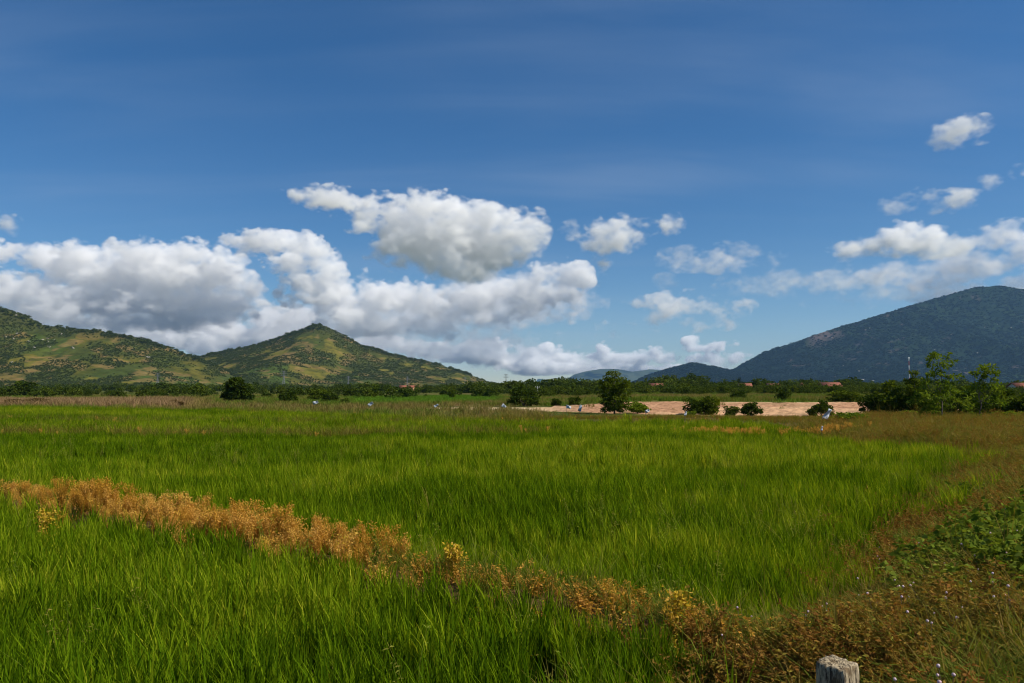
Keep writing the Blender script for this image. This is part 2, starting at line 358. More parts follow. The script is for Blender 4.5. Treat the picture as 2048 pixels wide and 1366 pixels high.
def col_forest(X, Y, Z, tt, seed):
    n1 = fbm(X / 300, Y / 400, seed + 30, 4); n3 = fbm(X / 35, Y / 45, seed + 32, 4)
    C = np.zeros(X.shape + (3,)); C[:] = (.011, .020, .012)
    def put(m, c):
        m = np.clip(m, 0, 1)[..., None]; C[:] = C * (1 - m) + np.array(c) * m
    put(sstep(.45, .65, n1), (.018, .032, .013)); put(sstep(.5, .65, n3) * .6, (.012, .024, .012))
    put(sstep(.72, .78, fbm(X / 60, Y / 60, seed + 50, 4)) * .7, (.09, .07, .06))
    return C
def col_mountain(X, Y, Z, tt, seed):
    C = col_forest(X, Y, Z, tt, seed)
    u = X / Y                                                      # the bare rocky shoulder below the crest
    m = sstep(.365, .385, u) * sstep(.425, .405, u) * sstep(.16, .04, tt) * sstep(.40, .55, fbm(X / 40, Y / 60, 77, 4))
    m = m[..., None]; return C * (1 - m) + np.array((.12, .09, .075)) * m
def col_far(X, Y, Z, tt, seed):
    n1 = fbm(X / 500, Y / 700, seed + 30, 4)
    C = np.zeros(X.shape + (3,)); C[:] = (.03, .05, .03); m = sstep(.4, .6, n1)[..., None]
    return C * (1 - m) + np.array((.06, .075, .035)) * m
P_LEFT = [(-420, 640), (-250, 590), (-120, 588), (0, 614), (40, 627), (90, 652), (140, 656), (200, 661), (270, 675), (330, 692), (400, 716), (450, 741), (500, 763), (545, 777)]
P_PEAK = [(180, 777), (260, 760), (330, 735), (390, 716), (430, 706), (500, 693), (560, 674), (605, 657), (622, 651), (637, 649), (652, 652), (672, 662), (720, 688), (780, 707), (860, 725), (920, 741), (985, 768), (1010, 777)]
P_MOUNT = [(1380, 777), (1440, 748), (1480, 730), (1500, 718), (1530, 703), (1560, 692), (1600, 680), (1640, 665), (1700, 647), (1760, 630), (1800, 616), (1880, 593), (1950, 575), (1990, 571), (2048, 576), (2150, 588), (2350, 640), (2600, 720), (2750, 777)]
P_MID = [(1200, 777), (1250, 772), (1290, 752), (1340, 736), (1385, 725), (1430, 733), (1470, 742), (1550, 758), (1650, 777)]
P_FAR = [(1040, 777), (1085, 771), (1120, 767), (1150, 748), (1175, 741), (1200, 738), (1235, 737), (1265, 743), (1300, 738), (1345, 741), (1400, 755), (1500, 777)]
P_FAR2 = [(1030, 777), (1066, 770), (1076, 757), (1086, 758), (1100, 763), (1125, 760), (1170, 765), (1300, 777)]
H_LEFT = hill('hill', 'green hill with pale boulders on its upper left slope', P_LEFT, 1600, 560, 420, 430, 200, M_HILL, col_green, 1)
H_PEAK = hill('hill', 'pointed green hill with yellowish cleared plots', P_PEAK, 2050, 640, 500, 430, 200, M_HILL, col_green, 2)
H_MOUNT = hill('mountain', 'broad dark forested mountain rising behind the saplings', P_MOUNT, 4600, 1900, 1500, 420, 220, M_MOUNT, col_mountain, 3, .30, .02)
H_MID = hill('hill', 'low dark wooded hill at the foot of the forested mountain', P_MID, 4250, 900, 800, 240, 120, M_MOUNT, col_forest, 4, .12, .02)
hill('mountain', 'hazy blue flat-topped mountain far beyond the plain', P_FAR, 10200, 1900, 1500, 220, 90, M_MOUNT, col_far, 5, .2, .03)
hill('mountain', 'faint small blue crag on the horizon, farthest ridge of all', P_FAR2, 11200, 1200, 1000, 160, 60, M_MOUNT, col_far, 6, .2, .03)
print('land', round(time.time() - T0, 1))

# ------------------------------------------------------------------ plant shapes
def leaves_np(P, N, L, W, rng, droop=.0):
    """diamond leaves at P, pointing along N; returns vertices, quads"""
    n = len(P)
    N = N / (np.linalg.norm(N, axis=1, keepdims=True) + 1e-9)
    S = np.cross(N, rng.standard_normal((n, 3))); S /= (np.linalg.norm(S, axis=1, keepdims=True) + 1e-9)
    L = np.broadcast_to(L, (n,))[:, None]; W = np.broadcast_to(W, (n,))[:, None]
    mid = P + N * L * .45; tip = P + N * L; tip[:, 2] -= droop * L[:, 0]
    V = np.stack([P, mid + S * W * .5, tip, mid - S * W * .5], 1).reshape(-1, 3)
    F = np.arange(4 * n).reshape(-1, 4)
    return V, F
def crown_np(lobes, n, L, rng, clumps=22, csize=.34, hollow=.55, wl=.5):
    """leaf clumps spread over ellipsoid lobes (cx, cy, cz, rx, ry, rz)"""
    lobes = np.array(lobes, float); vol = (lobes[:, 3] * lobes[:, 4] * lobes[:, 5]) ** .66; vol /= vol.sum()
    Ps, Ns, Ts = [], [], []
    for (cx, cy, cz, rx, ry, rz), v in zip(lobes, vol):
        nc = max(5, int(clumps * (.5 + v * len(lobes) * .5))); k = max(3, int(n * v / nc))
        d = rng.standard_normal((nc, 3)); d /= np.linalg.norm(d, axis=1, keepdims=True)
        rad = rng.uniform(hollow, 1.0, nc) ** .6
        cc = d * rad[:, None] * (rx, ry, rz) + (cx, cy, cz)
        cs = csize * rng.uniform(.55, 1.3, nc)
        tint = rng.uniform(0, 1, nc)
        q = rng.standard_normal((nc, k, 3)); q /= np.linalg.norm(q, axis=2, keepdims=True); q *= rng.uniform(.2, 1, (nc, k, 1)) ** .5
        p = cc[:, None] + q * cs[:, None, None] * np.array((rx, ry, rz)) * np.array((1, 1, .75))
        nn = q * .7 + d[:, None] * .5 + rng.standard_normal((nc, k, 3)) * .6; nn[..., 2] += .1
        Ps.append(p.reshape(-1, 3)); Ns.append(nn.reshape(-1, 3)); Ts.append((tint[:, None] * .55 + rng.uniform(0, .45, (nc, k))).ravel())
    P = np.concatenate(Ps); N = np.concatenate(Ns); T = np.concatenate(Ts)
    l = L * rng.uniform(.6, 1.3, len(P))
    V, F = leaves_np(P, N, l, l * wl, rng, .15)
    return V, F, np.repeat(T, 4)
def crown_mesh(name, lobes, n, L, mat, seed, **kw):
    V, F, T = crown_np(lobes, n, L, np.random.default_rng(seed), **kw)
    V[:, 2] = np.maximum(V[:, 2], .02)
    return mesh_np(name, V, F, [mat], {'lt': T})
def trunk_mesh(name, h, r, targets, seed, lean=0., fork=.45):
    rng = np.random.default_rng(seed); mb = MB()
    n = 6; pts = [(0, 0, -.12)]
    for i in range(1, n + 1):
        t = i / n; pts.append((lean * t * t * h + rng.normal(0, .012 * h), rng.normal(0, .012 * h), h * t))
    mb.tube(pts, np.linspace(r * 1.15, r * .35, n + 1), 7)
    for (x, y, z) in targets:
        z0 = min(max(h * fork, z * .55), h * .9) * rng.uniform(.8, 1); b = np.array([np.interp(z0, [p[2] for p in pts], [p[k] for p in pts]) for k in range(2)] + [z0])
        e = np.array((x, y, z)); m = (b + e) / 2 + rng.normal(0, .04 * h, 3); m[2] -= .03 * h
        mb.tube([b, m, e], [r * .45, r * .28, r * .10], 5)
    return mb.mesh(name, M_BARK, True)

def scatter(name, P, rot, scl, idx, tint, protos, label, kind='stuff', cat=None):
    """one object that sets PROTOS out at the points P"""
    n = len(P)
    me = bpy.data.meshes.new(name); me.vertices.add(n); me.vertices.foreach_set('co', np.asarray(P, np.float32).ravel())
    scl = np.asarray(scl, np.float32); scl = np.repeat(scl[:, None], 3, 1) if scl.ndim == 1 else scl
    me.attributes.new('rot', 'FLOAT_VECTOR', 'POINT').data.foreach_set('vector', np.asarray(rot, np.float32).ravel())
    me.attributes.new('scl', 'FLOAT_VECTOR', 'POINT').data.foreach_set('vector', scl.ravel())
    me.attributes.new('idx', 'INT', 'POINT').data.foreach_set('value', np.asarray(idx, np.int32))
    me.attributes.new('tint', 'FLOAT', 'POINT').data.foreach_set('value', np.asarray(tint, np.float32))
    c = bpy.data.collections.new(name + '_kinds')
    for i, m in enumerate(protos):
        c.objects.link(bpy.data.objects.new('%s_kind_%02d' % (name, i), m))
    g = bpy.data.node_groups.new(name, 'GeometryNodeTree')
    g.interface.new_socket('Geometry', in_out='INPUT', socket_type='NodeSocketGeometry'); g.interface.new_socket('Geometry', in_out='OUTPUT', socket_type='NodeSocketGeometry')
    N, L = g.nodes, g.links
    gi = N.new('NodeGroupInput'); go = N.new('NodeGroupOutput'); ci = N.new('GeometryNodeCollectionInfo'); ip = N.new('GeometryNodeInstanceOnPoints')
    ci.inputs['Collection'].default_value = c; ci.inputs['Separate Children'].default_value = True; ci.inputs['Reset Children'].default_value = True
    ip.inputs['Pick Instance'].default_value = True
    def attr(nm, t):
        a = N.new('GeometryNodeInputNamedAttribute'); a.data_type = t; a.inputs['Name'].default_value = nm; return a.outputs[0]
    L.new(gi.outputs[0], ip.inputs['Points']); L.new(ci.outputs[0], ip.inputs['Instance']); L.new(attr('idx', 'INT'), ip.inputs['Instance Index'])
    er = N.new('FunctionNodeEulerToRotation'); L.new(attr('rot', 'FLOAT_VECTOR'), er.inputs[0]); L.new(er.outputs[0], ip.inputs['Rotation'])
    L.new(attr('scl', 'FLOAT_VECTOR'), ip.inputs['Scale']); L.new(ip.outputs[0], go.inputs[0])
    o = ob(name, me); md = o.modifiers.new('scatter', 'NODES'); md.node_group = g
    return tag(o, label, cat, kind=kind)

def blades(n, rng, h=(.32, .55), spread=.05, lean=.25, width=.011, seg=4, bend=.25, tintlo=0, tinthi=1):
    """tuft of n tapering, arching blades"""
    V = []; F = []; T = []
    for b in range(n):
        a = rng.uniform(0, 2 * math.pi); H = rng.uniform(*h); r0 = spread * math.sqrt(rng.uniform()); an = rng.uniform(0, 2 * math.pi)
        base = np.array((r0 * math.cos(an), r0 * math.sin(an), 0)); dirv = np.array((math.cos(a), math.sin(a), 0)); side = np.array((-math.sin(a), math.cos(a), 0))
        tw = rng.uniform(-.9, .9); side = side * math.cos(tw) + dirv * math.sin(tw)
        le = lean * rng.uniform(.1, 1); be = bend * rng.uniform(.2, 1.6); wd = width * rng.uniform(.7, 1.3); t0 = rng.uniform(tintlo, tinthi); k = len(V)
        for s in range(seg + 1):
            t = s / seg; c = base + dirv * H * (le * t + be * t ** 2.6) + np.array((0, 0, H * (t - .35 * be * t ** 3)))
            ww = wd * (1 - t ** 1.8) * (.55 + .45 * min(1, t * 4)) + .0008
            V += [c - side * ww / 2, c + side * ww / 2]; T += [t0] * 2
            if s: F.append((k + 2 * s - 2, k + 2 * s - 1, k + 2 * s + 1, k + 2 * s))
    return np.array(V), np.array(F), np.array(T)
def tuft(name, mat, n, seed, **kw):
    V, F, T = blades(n, np.random.default_rng(seed), **kw); return mesh_np(name, V, F, [mat], {'lt': T})
def plume(name, mat, seed, h=.6, nb=16, per=46, leaf=.02, wide=.16):
    """dry bushy weed: branching stem thick with small withered leaves and seed heads"""
    rng = np.random.default_rng(seed); mb = MB(); Ps = []; Ns = []; Ts = []
    lean = rng.normal(0, .08, 2)
    for b in range(nb):
        z0 = h * rng.uniform(.05, .75); a = rng.uniform(0, 2 * math.pi); ln = (h - z0) * rng.uniform(.6, 1.0) + .05
        p0 = np.array((lean[0] * z0, lean[1] * z0, z0)); out = wide * rng.uniform(.3, 1.1)
        e = p0 + np.array((math.cos(a) * out, math.sin(a) * out, ln)); m = (p0 + e) / 2 + np.array((math.cos(a), math.sin(a), -.3)) * out * .25
        mb.tube([p0, m, e], [.0035, .0025, .001], 3)
        t = rng.uniform(.15, 1, per)[:, None]; q = (1 - t) ** 2 * p0 + 2 * t * (1 - t) * m + t * t * e
        Ps.append(q + rng.normal(0, .018, (per, 3))); Ns.append(rng.standard_normal((per, 3)) + (0, 0, .4)); Ts.append(np.clip(rng.uniform(0, .5) + rng.uniform(0, .6, per), 0, 1))
    mb.tube([(0, 0, -.03), (lean[0] * h * .5, lean[1] * h * .5, h * .5), (lean[0] * h, lean[1] * h, h * .95)], [.006, .004, .0015], 4)
    P = np.concatenate(Ps); V, F = leaves_np(P, np.concatenate(Ns), leaf * rng.uniform(.6, 1.5, len(P)), leaf * .55, rng)
    sv = np.concatenate(mb.V); sf = np.concatenate(mb.F)
    V = np.concatenate([V, sv]); F = np.concatenate([F, sf + 4 * len(P)]); T = np.concatenate([np.repeat(np.concatenate(Ts), 4), np.full(len(sv), .15)])
    return mesh_np(name, V, F, [mat], {'lt': T})
def herb(name, mat, seed, h=.22, ns=9, per=16, leaf=.035, wl=.45, spread=.14):
    rng = np.random.default_rng(seed); mb = MB(); Ps = []; Ns = []; Ts = []
    for b in range(ns):
        a = rng.uniform(0, 2 * math.pi); o = spread * rng.uniform(.3, 1.4); H = h * rng.uniform(.5, 1.2)
        p0 = np.array((rng.normal(0, .03), rng.normal(0, .03), -.02)); e = p0 + np.array((math.cos(a) * o, math.sin(a) * o, H)); m = (p0 + e) / 2 + (0, 0, H * .2)
        mb.tube([p0, m, e], [.003, .0022, .001], 3)
        t = rng.uniform(.2, 1, per)[:, None]; q = (1 - t) ** 2 * p0 + 2 * t * (1 - t) * m + t * t * e
        nn = rng.standard_normal((per, 3)); nn[:, 2] = np.abs(nn[:, 2]) * .5
        Ps.append(q); Ns.append(nn); Ts.append(np.clip(rng.uniform(0, .6) + rng.uniform(0, .4, per), 0, 1))
    P = np.concatenate(Ps); l = leaf * rng.uniform(.6, 1.3, len(P)); V, F = leaves_np(P, np.concatenate(Ns), l, l * wl, rng, .2)
    sv = np.concatenate(mb.V); sf = np.concatenate(mb.F)
    V = np.concatenate([V, sv]); F = np.concatenate([F, sf + 4 * len(P)]); T = np.concatenate([np.repeat(np.concatenate(Ts), 4), np.full(len(sv), .4)])
    return mesh_np(name, V, F, [mat], {'lt': T})

rng = np.random.default_rng(5)
def fan_points(n, d0, d1, umax=.74, power=1.0):
    """random points on the ground in front of the camera, spread evenly per area between two distances"""
    y = np.sqrt(rng.uniform(0, 1, n) * (d1 ** 2 - d0 ** 2) + d0 ** 2); x = rng.uniform(-umax, umax, n) * y + rng.uniform(-1.2, 1.2, n)
    return x, y
def rots(n, tilt=.1):
    return np.c_[rng.normal(0, tilt, n), rng.normal(0, tilt, n), rng.uniform(0, 2 * math.pi, n)]

# ------------------------------------------------------------------ rice
def build_rice():
    protos = [tuft('rice_tuft', M_RICE, 18, 100 + i, h=(.16, .48), spread=.045, lean=.14, width=.0145, bend=.18) for i in range(7)]
    protos += [tuft('rice_tuft', M_RICE, 44, 120 + i, h=(.18, .50), spread=.15, lean=.16, width=.017, seg=3, bend=.18) for i in range(4)]
    Xs, Ys, I, S = [], [], [], []
    for d0, d1, dens, far in ((2.2, 9, 135, 0), (9, 18, 70, 0), (18, 32, 19, 1), (32, 80, 9, 1)):
        area = .74 * (d1 ** 2 - d0 ** 2) + 2.4 * (d1 - d0); x, y = fan_points(int(area * dens), d0, d1)
        Xs.append(x); Ys.append(y); I.append(rng.integers(7, 11, len(x)) if far else rng.integers(0, 7, len(x))); S.append(np.full(len(x), 1.12 if far and d0 > 30 else 1.0))
    x = np.concatenate(Xs); y = np.concatenate(Ys); I = np.concatenate(I); S = np.concatenate(S)
    n1 = fbm(x / 2.2, y / 2.2, 61, 3); n2 = fbm(x / 14, y / 6, 62, 3)
    db = np.minimum(d_line(x, y, BUND) / .42, np.minimum(d_line(x, y, BUND2), d_line(x, y, BUND3)) / 1.1)
    edge = d_line(x, y, VERGE_EDGE)
    wx = 1.5 * (fbm(x / 1.1, y / 1.1, 65, 3) - .5) * np.clip(y / 7, .6, 2); wy = 1.5 * (fbm(x / 1.1, y / 1.1, 66, 3) - .5) * np.clip(y / 7, .6, 2)
    ok = in_poly(x + wx, y + wy, RICE_POLY) & (db > .7 + .7 * n1) & (rng.uniform(size=len(x)) < np.clip(.4 + edge / .7, 0, 1)) & (n1 + .25 * rng.uniform(size=len(x)) > .30)
    ok &= np.hypot((x - .22) / .16, (y - 5.2) / .45) > 1                     # the trodden gap near the camera
    x, y, I, S, n1, n2, edge = (a[ok] for a in (x, y, I, S, n1, n2, edge))
    S = S * (.62 + .7 * n1) * (.85 + .3 * n2) * rng.uniform(.82, 1.15, len(x)) * np.clip(.75 + edge / 2, .75, 1)
    n3 = .55 * fbm(x / 5, y / 2.4, 63, 4) + .45 * fbm(x / .7, y / .7, 64, 2)
    tint = np.clip(.7 * sstep(.3, .7, n3) + .4 * sstep(.35, .65, n2) + rng.normal(0, .22, len(x)) - .12, 0, 1)
    P = np.c_[x, y, gz(x, y) - .02]
    R_ = rots(len(x), .06); R_[:, 1] += .05                                   # the breeze leans it a little
    scatter('rice_crop', P, R_, np.c_[S, S, S * rng.uniform(.9, 1.1, len(x))], I, tint, protos, 'dense young green rice filling the paddy up to the far bank')
    print('rice', len(x))
build_rice()

def build_field_weeds():
    # yellowish sedges and barnyard grass standing out of the rice
    pr = [tuft('sedge_tuft', M_SEDGE, 9, 200 + i, h=(.5, .74), spread=.04, lean=.45, width=.008, seg=5, bend=.5) for i in range(4)]
    pr += [herb('sedge_head', M_SEDGE, 210 + i, .62, 5, 14, .05, .16, .12) for i in range(3)]
    x, y = fan_points(3600, 3.5, 26)
    n1 = fbm(x / 2.5, y / 2.5, 71, 3)
    patch = np.exp(-(((x - 1.3) / 2.6) ** 2 + ((y - 8.6) / 2.6) ** 2)) * 1.1 + np.exp(-(((x - 2.2) / 1.2) ** 2 + ((y - 9) / 3) ** 2)) + .26 + .5 * np.exp(-d_line(x, y, VERGE_EDGE) / .8)
    ok = in_poly(x, y, RICE_POLY) & (rng.uniform(size=len(x)) < patch * sstep(.3, .6, n1))
    x, y = x[ok], y[ok]; n = len(x)
    scatter('field_weeds', np.c_[x, y, gz(x, y)], rots(n, .14), rng.uniform(.6, .88, n), rng.integers(0, 7, n), rng.uniform(0, 1, n), pr, 'yellowish sedge and weeds poking out of the rice')
build_field_weeds()

def along(pts, n, sd):
    pts = np.array(pts); d = np.r_[0, np.cumsum(np.hypot(*np.diff(pts, axis=0).T))]
    s = rng.uniform(0, d[-1], n); x = np.interp(s, d, pts[:, 0]); y = np.interp(s, d, pts[:, 1])
    return x + rng.normal(0, sd, n), y + rng.normal(0, sd, n), s / d[-1]
def build_bund_weeds():
    pr = [plume('dry_weed', M_DRY, 300 + i, h=.46 + .12 * (i % 3), leaf=.032, wide=.14 + .05 * (i % 2), per=26) for i in range(6)]
    pr += [herb('withered_herb', M_DRY, 320 + i, .22, 8, 20, .03, .4, .13) for i in range(3)]
    pr += [tuft('bund_grass', M_VERGE, 24, 330 + i, h=(.15, .38), spread=.07, lean=.5, width=.006, bend=.5, seg=3) for i in range(3)]
    x, y, s = along(BUND, 1150, .24)
    tall = (np.interp(s, [0, .3, .42, .5, .6, .75, .82, .88, .95, 1], [.4, .5, .55, .85, .95, 1, .85, .45, .3, .1]) * (-.1 + 1.8 * fbm(s * 30, s * 0, 81, 2)) > rng.uniform(.25, 1.05, len(x)))
    idx = np.where(tall, rng.integers(0, 6, len(x)), rng.integers(6, 12, len(x)))
    sc_ = np.where(idx < 6, rng.uniform(.45, .95, len(x)) * (.55 + .8 * fbm(s * 34, s * 0 + 3, 82, 2)) * np.interp(s, [0, .42, .5, .6, .75, .82, .88, .95, 1], [.52, .52, .66, .74, .84, .72, .52, .45, .4]), rng.uniform(.7, 1.2, len(x)))
    off = y - np.interp(x, [p[0] for p in BUND], [p[1] for p in BUND]); tint = np.clip(.05 + .75 * fbm(s * 34, s * 0 + 9, 83, 2) + rng.normal(0, .12, len(x)) + .5 * sstep(.0, -.45, off) * (rng.uniform(size=len(x)) < .5), 0, 1)
    scatter('bund_weeds', np.c_[x, y, gz(x, y) - .02], rots(len(x), .12), sc_, idx, tint, pr, 'withered orange and pink weeds along the low earth bund in the rice')
    # the fainter banks farther off and the rough far margin of the paddy
    x2, y2, s2 = along(BUND2, 900, 1.0); x3, y3, s3 = along(BUND3, 1300, 1.3); x4, y4, s4 = along(FAR_EDGE, 1500, 1.3)
    xr, yr, sr = along([(7.5, 33.5), (10, 32.5), (12.8, 32)], 420, .5)
    x = np.concatenate([x2, x3, x4, xr]); y = np.concatenate([y2, y3, y4, yr]); n = len(x)
    idx = np.where(rng.uniform(size=n) < .04, rng.integers(0, 6, n), rng.integers(9, 12, n)); idx[-420:] = rng.integers(0, 6, 420)
    t = np.clip(.35 + .5 * fbm(x / 5, y / 5, 84, 2) + rng.normal(0, .1, n), 0, 1)
    scatter('far_bank_weeds', np.c_[x, y, gz(x, y)], rots(n, .15), rng.uniform(.7, 1.2, n) * np.where(idx < 6, .52, 1.75) * np.where((y > 38) & (x > 2), .5, 1), idx, t, pr, 'brownish weeds on the far banks across the paddy')
build_bund_weeds()

def build_verge():
    pr = [tuft('verge_tuft', M_VERGE, 17, 400 + i, h=(.10, .28), spread=.08, lean=.6, width=.0095, bend=.6, seg=3) for i in range(5)]
    pr += [herb('verge_herb', M_HERB, 420 + i, .22, 12, 18, .030, .36, .15) for i in range(5)]
    pr += [herb('creeper', M_CREEP, 430 + i, .30, 11, 16, .052, .62, .2) for i in range(3)]
    pr += [tuft('verge_stem', M_VERGE, 5, 440 + i, h=(.45, .7), spread=.04, lean=.3, width=.004, bend=.25, seg=4, tintlo=.5) for i in range(2)]
    X, Y = [], []
    for d0, d1, dens in ((1.8, 8, 150), (8, 16, 80), (16, 30, 34), (30, 56, 14)):
        area = .9 * (d1 ** 2 - d0 ** 2) / 2 + 2 * (d1 - d0); n = int(area * dens)
        y = np.sqrt(rng.uniform(0, 1, n) * (d1 ** 2 - d0 ** 2) + d0 ** 2); x = rng.uniform(0, .86, n) * y + rng.uniform(-.6, 1.0, n); X.append(x); Y.append(y)
    x = np.concatenate(X); y = np.concatenate(Y)
    inr = in_poly(x, y, RICE_POLY); e = d_line(x, y, VERGE_EDGE)
    ok = (~inr | (rng.uniform(size=len(x)) < .35 * np.exp(-e / .6))) & (np.hypot(x - 1.26, y - 3.05) > .17); x, y, e = x[ok], y[ok], e[ok]; n = len(x)
    n1 = fbm(x / .9, y / .9, 91, 3); n2 = fbm(x / 2.4, y / 2.4, 92, 3); r = rng.uniform(size=n)
    idx = rng.integers(0, 5, n)
    idx = np.where(r < sstep(.42, .60, n1) * .62 * np.interp(y, [12, 25], [1, .85]), rng.integers(5, 10, n), idx)
    cre = sstep(.36, .50, n2) * np.exp(-(((x - 4.4) / .9) ** 2 + ((y - 7.0) / 1.7) ** 2)) + .5 * sstep(.52, .6, n2) * np.exp(-(((x - 5.5) / 2) ** 2 + ((y - 10) / 3) ** 2))
    idx = np.where(rng.uniform(size=n) < cre * .35 * sstep(.47, .56, x / y), rng.integers(10, 13, n), idx)
    idx = np.where(rng.uniform(size=n) < .012, rng.integers(13, 15, n), idx)
    S = rng.uniform(.7, 1.25, n) * np.interp(y, [6, 20, 45], [1, 1.3, 1.9]) * np.where((y > 37) & (x / y < .44), .45, 1)
    tint = np.clip(-.15 + 1.25 * fbm(x / 1.6, y / 1.6, 93, 3) + rng.normal(0, .2, n) + .12 * sstep(14, 30, y), 0, 1)
    scatter('verge_weeds', np.c_[x, y, gz(x, y) - .01], rots(n, .15), S, idx, tint, pr, 'low brown and green weeds and creeper on the raised verge beside the rice')
    print('verge', n)
    # small pink puff flowers over the weeds
    mb = MB(); k = 8
    V = []; F = []
    for i in range(6):
        th = math.pi * (i + .5) / 6
        for j in range(k):
            q = 2 * math.pi * j / k; rr = .0068 * (1 + .12 * ((i + j) % 2)); V.append((rr * math.sin(th) * math.cos(q), rr * math.sin(th) * math.sin(q), .26 + rr * math.cos(th)))
    F = [(i * k + j, (i + 1) * k + j, (i + 1) * k + (j + 1) % k, i * k + (j + 1) % k) for i in range(5) for j in range(k)]
    mb.add(V, F); head = mb.mesh('flower_head', M_PINK)
    st = MB(); st.tube([(0, 0, 0), (.01, 0, .13), (0, 0, .255)], [.0016, .0014, .001], 3); stem = st
    nv = len(V); mb.add(np.concatenate(st.V), np.concatenate(st.F)); pink = mesh_np('flower', np.concatenate(mb.V), np.concatenate(mb.F), [M_PINK, M_STICK], mi=[0] * len(F) + [1] * len(np.concatenate(st.F)))
    y = rng.uniform(2.6, 9.5, 300); x = rng.uniform(.12, .66, 300) * y
    ok = ~in_poly(x, y, RICE_POLY) & (fbm(x / 1.1, y / 1.1, 95, 2) > .40) & (np.hypot(x - 1.26, y - 3.05) > .2); x, y = x[ok][:140], y[ok][:140]; n = len(x)
    scatter('pink_flowers', np.c_[x, y, gz(x, y)], rots(n, .2), rng.uniform(.7, 1.15, n), np.zeros(n), np.zeros(n), [pink], 'scattered tiny pale pink puff flowers over the verge weeds')
build_verge()

def build_far_grass():
    """rough grass of the plain beyond the paddy"""
    gA = leaf_mat('plain_grass', [(.085, .18, .014), (.12, .15, .022), (.21, .16, .05), (.28, .175, .11)], .25, .8)
    pr = [tuft('plain_tuft', gA, 40, 500 + i, h=(.3, .6), spread=.45, lean=.3, width=.035, bend=.3, seg=2) for i in range(4)]
    x, y = fan_points(26000, 50, 210, .72)
    u = x / y; d0, wd, rise = sand_edge(u); sand = (u > -.11) & (u < .6) & (y > d0 - .5) & (y < d0 + wd * 1.34) & (rng.uniform(size=len(x)) > .05 + .4 * sstep(.4, .0, (y - d0) / wd) * sstep(.5, .62, fbm(x / 6, y / 3, 26, 2)))
    inr = in_poly(x, y, RICE_POLY)
    pink = sstep(78, 84, y) * sstep(150, 120, y) * sstep(-.36, -.42, u)
    green = sstep(100, 110, y) * sstep(240, 200, y) * sstep(-.22, -.19, u) * sstep(.0, -.03, u)
    ok = ~sand & ~inr & (rng.uniform(size=len(x)) < .75); x, y, u, pink, green = x[ok], y[ok], u[ok], pink[ok], green[ok]; n = len(x)
    tint = np.clip(.16 + .5 * sstep(.38, .7, fbm(x / 14, y / 9, 97, 3)) + rng.normal(0, .1, n), 0, 1) * (1 - green) + green * .0
    tint = tint * (1 - pink) + pink * .95
    S = rng.uniform(.6, 1.3, n) * (1 + .5 * pink - .3 * green) * np.where((u > .05) & (y < 70), .35, 1)
    scatter('rough_grass', np.c_[x, y, gz(x, y)], rots(n, .1), S, rng.integers(0, 4, n), tint, pr, 'rough dry and green grass on the plain beyond the paddy')
build_far_grass()
print('plants', round(time.time() - T0, 1))

# ------------------------------------------------------------------ far wood, scrub on the hills, boulders
def small_tree(name, mat, seed, n=80, leaf=.3, h=1.0, wide=.5, trunk=True):
    r = np.random.default_rng(seed); lob = []
    for i in range(4):
        lob.append((r.normal(0, .22) * wide, r.normal(0, .22) * wide, h * r.uniform(.42, .78), wide * r.uniform(.45, .75), wide * r.uniform(.45, .75), h * r.uniform(.18, .30)))
    lob.append((0, 0, h * .3, wide * .85, wide * .85, h * .28))
    V, F, T = crown_np(lob, n, leaf, r, clumps=6, csize=.45, wl=.75)
    V[:, 2] = np.maximum(V[:, 2], 0)
    return mesh_np(name, V, F, [mat], {'lt': T})
def build_wood():
    pr = [small_tree('wood_tree', M_WOOD, 600 + i, 420, .13, 1.0, .42 + .1 * (i % 3)) for i in range(7)]
    P = []
    # a wood belt far across the plain, then shrubs in front of it on the right, sparse scrub on the left
    x = rng.uniform(-.72, .72, 2600); D = rng.uniform(300, 620, 2600); keep = (x > -.06) | (fbm(x * 22, D / 90, 35, 3) > .59); P.append(np.c_[x * D, D, rng.uniform(2.6, 6.4, 2600) * (.6 + .7 * fbm(x * 30, D * 0, 31, 3)) * np.where(x < -.06, .8, 1)][keep])
    u = rng.uniform(.02, .72, 800); D = rng.uniform(150, 300, 800); P.append(np.c_[u * D, D, rng.uniform(1.2, 3.2, 800) * np.interp(D, [150, 300], [.7, 1.15])])
    u = rng.uniform(-.7, .05, 420); D = rng.uniform(150, 320, 420); keep = fbm(u * 18, D / 40, 33, 3) > .52; P.append(np.c_[u * D, D, rng.uniform(.9, 3.0, 420)][keep])
    u = rng.uniform(-.72, .72, 3000); D = rng.uniform(620, 1150, 3000); keep = (u > -.06) | (fbm(u * 20, D / 150, 36, 3) > .54); P.append(np.c_[u * D, D, rng.uniform(2, 7, 3000)][keep])
    P = np.concatenate(P); n = len(P); h = P[:, 2]
    S = np.c_[h * rng.uniform(.9, 1.6, n), h * rng.uniform(.9, 1.6, n), h]
    scatter('far_wood', np.c_[P[:, 0], P[:, 1], gz(P[:, 0], P[:, 1]) - .1], rots(n, .03), S, rng.integers(0, 7, n), np.clip(rng.normal(.45, .28, n), 0, 1), pr, 'dark belt of trees and scrub across the plain below the hills')
build_wood()
def surf_pts(H, n, seed, front_only=True):
    X, Y, Z, tt = H; r = np.random.default_rng(seed)
    nx, ny = X.shape; i = r.uniform(0, nx - 1.01, n); j = r.uniform(0, (ny - 1.01) * (.66 if front_only else 1), n)
    a, b = i.astype(int), j.astype(int); f, g = i - a, j - b
    def s(A): return A[a, b] * (1 - f) * (1 - g) + A[a + 1, b] * f * (1 - g) + A[a, b + 1] * (1 - f) * g + A[a + 1, b + 1] * f * g
    return s(X), s(Y), s(Z), s(tt)
